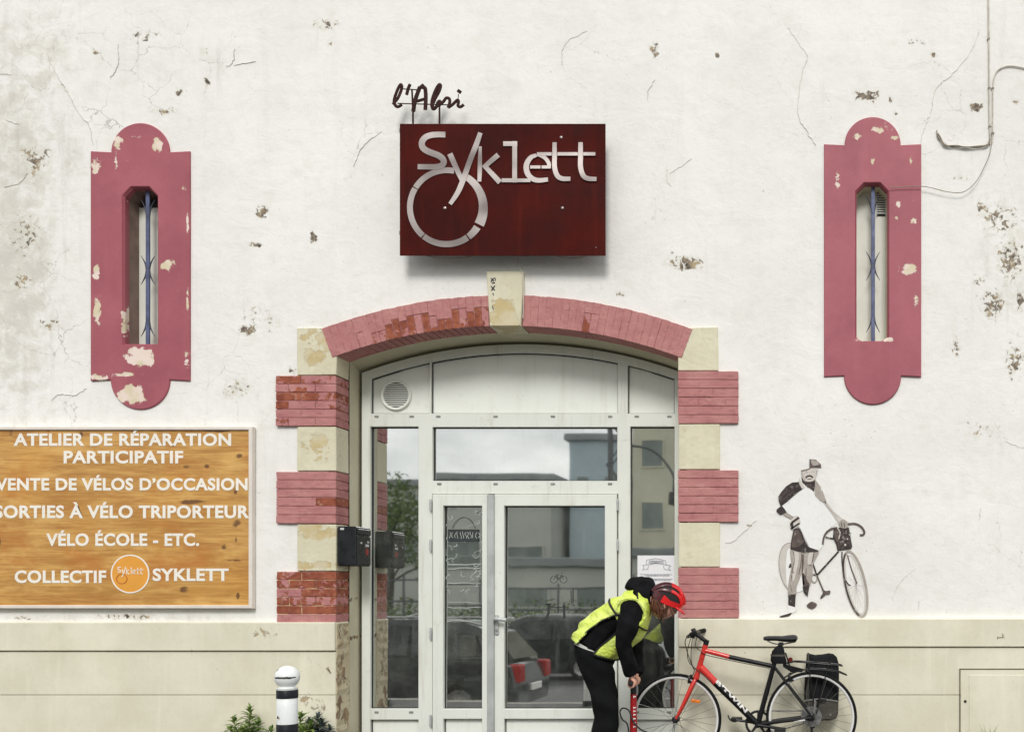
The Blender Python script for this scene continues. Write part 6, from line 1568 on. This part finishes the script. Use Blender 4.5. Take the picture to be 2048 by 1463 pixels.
block('long_shed', 'long low pale shed with a strip of dark windows across the street', -46, -9.8, -48, -38, 6.4, M_palehall, 1, 12, (2.2, 1.2))
block('yard_shed', 'small low pale shed behind the street fence', -9.5, 1.5, -33, -28, 2.6, M_palehall, 1, 4, (1.6, .7))
block('corner_house', 'wide beige house on the far right of the opposite street side', 8, 30, -50, -40, 8.5, M_beige, 2, 7)
FN = thing('street_fence', 'long dark mesh fence along the opposite pavement', 'fence', (-8, -22.5, -.43))
fm = MB()
for z in (.2, 1.0, 1.7): fm.bbox(-40, 24, -22.53, -22.47, z - .03, z + .03, .01)
fm.build('rail', M_steel, FN, smooth=False)
fm = MB()
for i in range(27): fm.bbox(-40 + i * 2.46, -39.94 + i * 2.46, -22.46, -22.40, -.43, 1.85, .01)
po = fm; 
for i in range(27):
    MB().bbox(-40 + i * 2.46, -39.94 + i * 2.46, -22.46, -22.40, -.43, 1.85, .01).build('fence_post', M_steel, FN, smooth=False)
PYL = thing('lattice_mast', 'steel lattice mast with a lamp arm beyond the opposite fence', 'mast', (-4.1, -25, -.43))
lm = MB(); w = .35
for sx in (-1, 1):
    for sy in (-1, 1): lm.tube([(-4.1 + sx * w, -25 + sy * w, -.43), (-4.1 + sx * w * .6, -25 + sy * w * .6, 7.2)], .05, 6)
for i in range(9):
    z0, z1 = -.4 + i * .84, .44 + i * .84; s = 1 if i % 2 else -1
    for sy in (-1, 1): lm.tube([(-4.1 - s * w * .9, -25 + sy * w * .9, z0), (-4.1 + s * w * .9, -25 + sy * w * .9, z1)], .03, 5)
lm.build('lattice', M_steel, PYL)
MB().tube(smooth_path([(-4.1, -25, 6.4), (-2.9, -25, 6.2), (-2.2, -25, 5.4), (-2.15, -25, 4.8)], 6), .05, 6).build('lamp_arm', M_steel, PYL)
MB().lathe([(0, 0), (.16, -.05), (.2, -.5), (0, -.55)], (-2.15, -25, 4.8), 'Z', 14).build('lamp_head', M_black, PYL)

def car(name, label, x, y, z, dirx, paint, L_=4.1, W_=1.72):
    t = thing(name, label, 'car', (x, y, z), 'cars parked along the street')
    def X(u): return x + dirx * u
    def section(pts, y0, y1, inset=0.0): 
        return [[Vector((X(u), y0, z + h)) for u, h in pts], [Vector((X(u), y1, z + h)) for u, h in pts]]
    body = [(-2.02, .30), (-2.05, .55), (-1.98, .86), (-1.72, .93), (.95, .92), (1.75, .80), (2.02, .62), (2.06, .38), (2.0, .26), (1.62, .24), (1.50, .5), (1.25, .6), (1.0, .5), (.9, .22), (-.85, .22), (-.95, .5), (-1.2, .6), (-1.45, .5), (-1.58, .24)]
    hw = W_ / 2
    rings = []
    for yy, s in ((-hw, .97), (-hw + .06, 1.0), (hw - .06, 1.0), (hw, .97)):
        rings.append([Vector((X(u * s), y + yy, z + .55 + (h - .55) * s)) for u, h in body])
    mb = MB().loft(rings); bo = mb.build('body', paint, t, smooth=True, ang=30)
    roof = [(-1.88, .9), (-1.55, 1.33), (-1.2, 1.44), (.0, 1.45), (.45, 1.36), (1.15, .9)]
    rings = []
    for yy, s in ((-hw + .08, 0), (-hw + .20, 1), (hw - .20, 1), (hw - .08, 0)):
        rings.append([Vector((X(u), y + (yy if h < 1.1 else (yy * .86)), z + h)) for u, h in roof])
    MB().loft(rings).build('cabin', paint, t, smooth=True, ang=30)
    gz = MB()
    for sgn in (-1, 1):
        for poly in ([(-1.52, .97), (-1.38, 1.28), (-.98, 1.36), (-.52, 1.37), (-.52, .95)], [(-.46, .95), (-.46, 1.37), (.0, 1.37), (.42, 1.28), (.92, .95)]):
            yb, yt = sgn * (hw - .045), sgn * (hw * .86 - .055)
            gz.add([Vector((X(u), y + (yb + (yt - yb) * (h - .95) / .42) + sgn * .03, z + h)) for u, h in poly], [tuple(range(len(poly)))])
    for (u0, h0), (u1, h1) in (((-1.90, .95), (-1.60, 1.31)), ((1.12, .95), (.50, 1.34))):
        gz.add([Vector((X(u0) - dirx * math.copysign(.02, -u0), y - hw + .22, z + h0)), Vector((X(u0) - dirx * math.copysign(.02, -u0), y + hw - .22, z + h0)), Vector((X(u1) - dirx * math.copysign(.02, -u0), y + hw - .34, z + h1)), Vector((X(u1) - dirx * math.copysign(.02, -u0), y - hw + .34, z + h1))], [(0, 1, 2, 3)])
    for sgn in (-1, 1): MB().tube([Vector((X(u), y + sgn * (hw * .86 - .10), z + h)) for u, h in ((-1.45, 1.40), (-1.1, 1.475), (0, 1.485), (.4, 1.40))], .018, 6).build('roof_glint_bar', M_silver, t)  # silver bars added to stand in for the bright roof-edge highlight
    gz.build('side_window', M_carglass, t, smooth=False, fix=False)
    for u in (-1.2, 1.25):
        for sgn in (-1, 1):
            c = (X(u), y + sgn * (hw - .12), z + .31)
            wl = MB().lathe([(.0, -.02), (.19, -.02), (.20, -.1), (.29, -.11), (.31, -.07), (.31, .07), (.29, .11), (.20, .1), (.19, .02), (0, .02)], c, 'Y', 24).build('wheel', M_tyre, t)
            hb2 = MB().lathe([(0, -.112), (.05, -.112), (.19, -.095), (.2, -.1), (.2, .1), (.19, .095), (.05, .112), (0, .112)], c, 'Y', 10).build('rim', M_silver, wl)
    for sgn in (-1, 1):
        mb = MB().bbox(min(X(-2.06), X(-1.9)), max(X(-2.06), X(-1.9)), y + sgn * (hw - .17) - .14, y + sgn * (hw - .17) + .14, z + .62, z + .88, .02); mb.build('tail_light', M_tail, t, smooth=False)
        mb = MB().bbox(min(X(2.02), X(1.86)), max(X(2.02), X(1.86)), y + sgn * (hw - .2) - .16, y + sgn * (hw - .2) + .16, z + .58, z + .70, .02); mb.build('headlight', M_silver, t, smooth=False)
    mb = MB().bbox(min(X(-2.07), X(-2.04)), max(X(-2.07), X(-2.04)), y - .26, y + .26, z + .48, z + .58, .004); mb.build('number_plate', M_white, t, smooth=False)
    return t
car('parked_car', 'black hatchback parked along the kerb, tail towards the camera side', -3.75, -6.0, -.55, -1, M_carblk)
car('parked_car', 'silver hatchback parked at the opposite kerb facing away', -9.4, -14.4, -.55, -1, M_carsil)
car('parked_car', 'black hatchback parked at the opposite kerb behind the silver one', -3.9, -14.4, -.55, -1, M_carblk)
car('parked_car', 'black hatchback parked nose to tail ahead of the near kerb car', -8.6, -6.1, -.55, -1, M_carblk)
def street_tree(name, label, x, y, h, seed):
    r_ = random.Random(seed); t = thing(name, label, 'tree', (x, y, -.43), 'trees behind the opposite fence')
    tk = MB(); tk.tube([(x, y, -.45), (x + .1, y, h * .35), (x, y + .1, h * .8)], [.17, .12, .03], 9)
    tips = []
    for i in range(9):
        a = r_.uniform(0, 6.3); z0 = h * r_.uniform(.3, .6); p0 = Vector((x, y, z0)); p1 = p0 + Vector((math.cos(a), math.sin(a), r_.uniform(.5, 1.1))) * h * .26
        tk.tube([p0, p0.lerp(p1, .5) + Vector((0, 0, .08)), p1], [.06, .04, .012], 6); tips.append(p1)
    tk.build('trunk', M_bark, t)
    cr_ = MB()
    cl = [(p, h * r_.uniform(.10, .17)) for p in tips] + [(Vector((x + r_.uniform(-.2, .2) * h, y + r_.uniform(-.2, .2) * h, h * r_.uniform(.55, 1.0))), h * r_.uniform(.09, .16)) for _ in range(12)]
    for c, rad in cl:
        for k in range(130):
            d = Vector((r_.gauss(0, 1), r_.gauss(0, 1), r_.gauss(0, .8))); d = d.normalized() * rad * r_.uniform(.3, 1.1)
            p = c + d; s = r_.uniform(.05, .11); u = Vector((r_.gauss(0, 1), r_.gauss(0, 1), r_.gauss(0, 1))).normalized(); v = u.orthogonal().normalized()
            cr_.cm = r_.choice((0, 1)); cr_.add([p - u * s, p + v * s * .6, p + u * s, p - v * s * .6], [(0, 1, 2, 3)])
    cr_.build('crown', M_leaf[:2], t, smooth=False, fix=False)
street_tree('street_tree', 'bushy young tree behind the opposite fence, before the pale shed', -12.5, -26, 5.2, 1)
street_tree('street_tree', 'low round tree behind the opposite fence, before the beige flats', -1.0, -25, 3.6, 2)
street_tree('street_tree', 'tall tree at the far left end of the opposite fence', -19.0, -27, 6.0, 3)

# a white van, hedge and wires also seen only in the panes
VN = thing('delivery_van', 'white delivery van parked at the opposite kerb behind the black hatchback', 'van', (.6, -14.6, -.55))
prof = [(-2.5, .3), (-2.55, .6), (-2.5, 2.05), (-2.35, 2.18), (1.0, 2.18), (1.35, 2.1), (1.95, 1.3), (2.55, 1.05), (2.65, .6), (2.6, .3)]
MB().loft([[Vector((.6 - u * s, -14.6 + yy, -.55 + .9 + (h - .9) * s)) for u, h in prof] for yy, s in ((-.95, .97), (-.88, 1), (.88, 1), (.95, .97))]).build('body', plain('white_van_paint', srgb(214, 216, 214), .3, 0, .04, 3, bump=0), VN, ang=30)
MB().add([Vector((.6 - u, -14.6 + .962, -.55 + h)) for u, h in ((1.15, 1.98), (.55, 1.98), (.55, 1.3), (1.75, 1.3))], [(0, 1, 2, 3)]).build('side_window', M_carglass, VN, smooth=False, fix=False)
for u in (-1.6, 1.75):
    for sg in (-1, 1): MB().lathe([(0, -.1), (.3, -.11), (.34, -.06), (.34, .06), (.3, .11), (0, .1)], (.6 - u, -14.6 + sg * .86, -.55 + .34), 'Y', 20).build('wheel', M_tyre, VN)
HG = thing('hedge', 'long clipped hedge behind the opposite mesh fence', 'hedge', (-12, -24, -.43))
hb_ = MB(); r_ = random.Random(9)
for i in range(9000):
    x = r_.uniform(-30, 6); a = r_.uniform(0, math.pi); rr_ = .55 * (1 + .18 * math.sin(x * 1.7) + .1 * math.sin(x * 4.1)); p = Vector((x, -24 + rr_ * math.cos(a), .2 + (1.05 + .2 * math.sin(x * .8)) * math.sin(a) * r_.uniform(.2, 1)))
    s = r_.uniform(.05, .10); u = Vector((r_.gauss(0, 1), r_.gauss(0, 1), r_.gauss(0, 1))).normalized(); v = u.orthogonal().normalized(); hb_.cm = r_.choice((0, 1)); hb_.add([p - u * s, p + v * s * .6, p + u * s, p - v * s * .6], [(0, 1, 2, 3)])
hb_.build('foliage', M_leaf[:2], HG, smooth=False, fix=False)
hs_ = MB()
for x in range(-30, 7, 2): hs_.tube([(x, -24, -.45), (x + .1, -24, .8)], [.05, .02], 6)
hs_.build('stem', M_bark, HG)
# ------------------------------------------------------------------ display shelves just inside the narrow leaf
DX0, DX1, DY = P(884, 0, .9).x, P(975, 0, .9).x, .78
DS = thing('display_shelf', 'grey metal display shelving standing inside behind the narrow door leaf', 'shelf', ((DX0 + DX1) / 2, DY + .15, .02))
levels = [.35, .72, 1.05, 1.34, 1.60]
for z in levels: MB().bbox(DX0, DX1, DY, DY + .32, z - .02, z, .003).build('shelf_board', M_panel, DS, smooth=False)
for x in (DX0 - .012, DX1 + .012):
    for y in (DY, DY + .30): MB().bbox(x - .011, x + .011, y, y + .022, .02, 1.9, .002).build('upright', M_grey, DS, smooth=False)
cols = {'white': srgb(214, 214, 208), 'blue': srgb(96, 108, 114), 'grey': srgb(130, 134, 130), 'brown': srgb(140, 112, 84), 'black': (.02, .02, .022), 'cream': srgb(206, 196, 166), 'green': srgb(96, 120, 96)}
MC = {k: plain('goods_' + k, v, .5, 0, .1, 9, .1) for k, v in cols.items()}
tops = ['bottom', 'second', 'third', 'fourth', 'top']
plan = [(0, .1, 'box', 'brown'), (0, .38, 'box', 'grey'), (1, .05, 'bottle', 'white'), (1, .19, 'bottle', 'blue'), (1, .33, 'box', 'cream'), (2, .06, 'box', 'white'), (2, .30, 'bottle', 'black'), (2, .40, 'bottle', 'green'), (3, .07, 'bottle', 'cream'), (3, .18, 'box', 'blue'), (3, .40, 'bottle', 'grey'), (4, .1, 'box', 'black'), (4, .36, 'bottle', 'white')]
sc_ = (DX1 - DX0) / .48
for lv, u, kind, cn_ in plan:
    z = levels[lv]; x = DX0 + (u + .02) * sc_ * .9; t = thing('storage_' + kind if kind == 'box' else 'spray_bottle', f'{cn_} {"cardboard box" if kind == "box" else "spray bottle"} on the {tops[lv]} board of the display shelving', kind, (x, DY + .1, z), 'goods on the display shelving')
    if kind == 'box':
        w = .085 * sc_; MB().bbox(x - w, x + w, DY + .02, DY + .24, z + .001, z + .16, .004).build('box_body', MC[cn_], t, smooth=False)
        MB().bbox(x - w - .003, x + w + .003, DY + .017, DY + .243, z + .161, z + .185, .004).build('lid', MC['white' if cn_ != 'white' else 'grey'], t, smooth=False)
    else:
        MB().lathe([(0, .001), (.032, .001), (.034, .01), (.034, .15), (.014, .19), (.014, .21), (0, .21)], (x, DY + .07, z), 'Z', 18).build('bottle_body', MC[cn_], t)
        MB().bbox(x - .014, x + .014, DY + .03, DY + .09, z + .211, z + .24, .006).build('nozzle', MC['black' if cn_ != 'black' else 'white'], t, smooth=False)
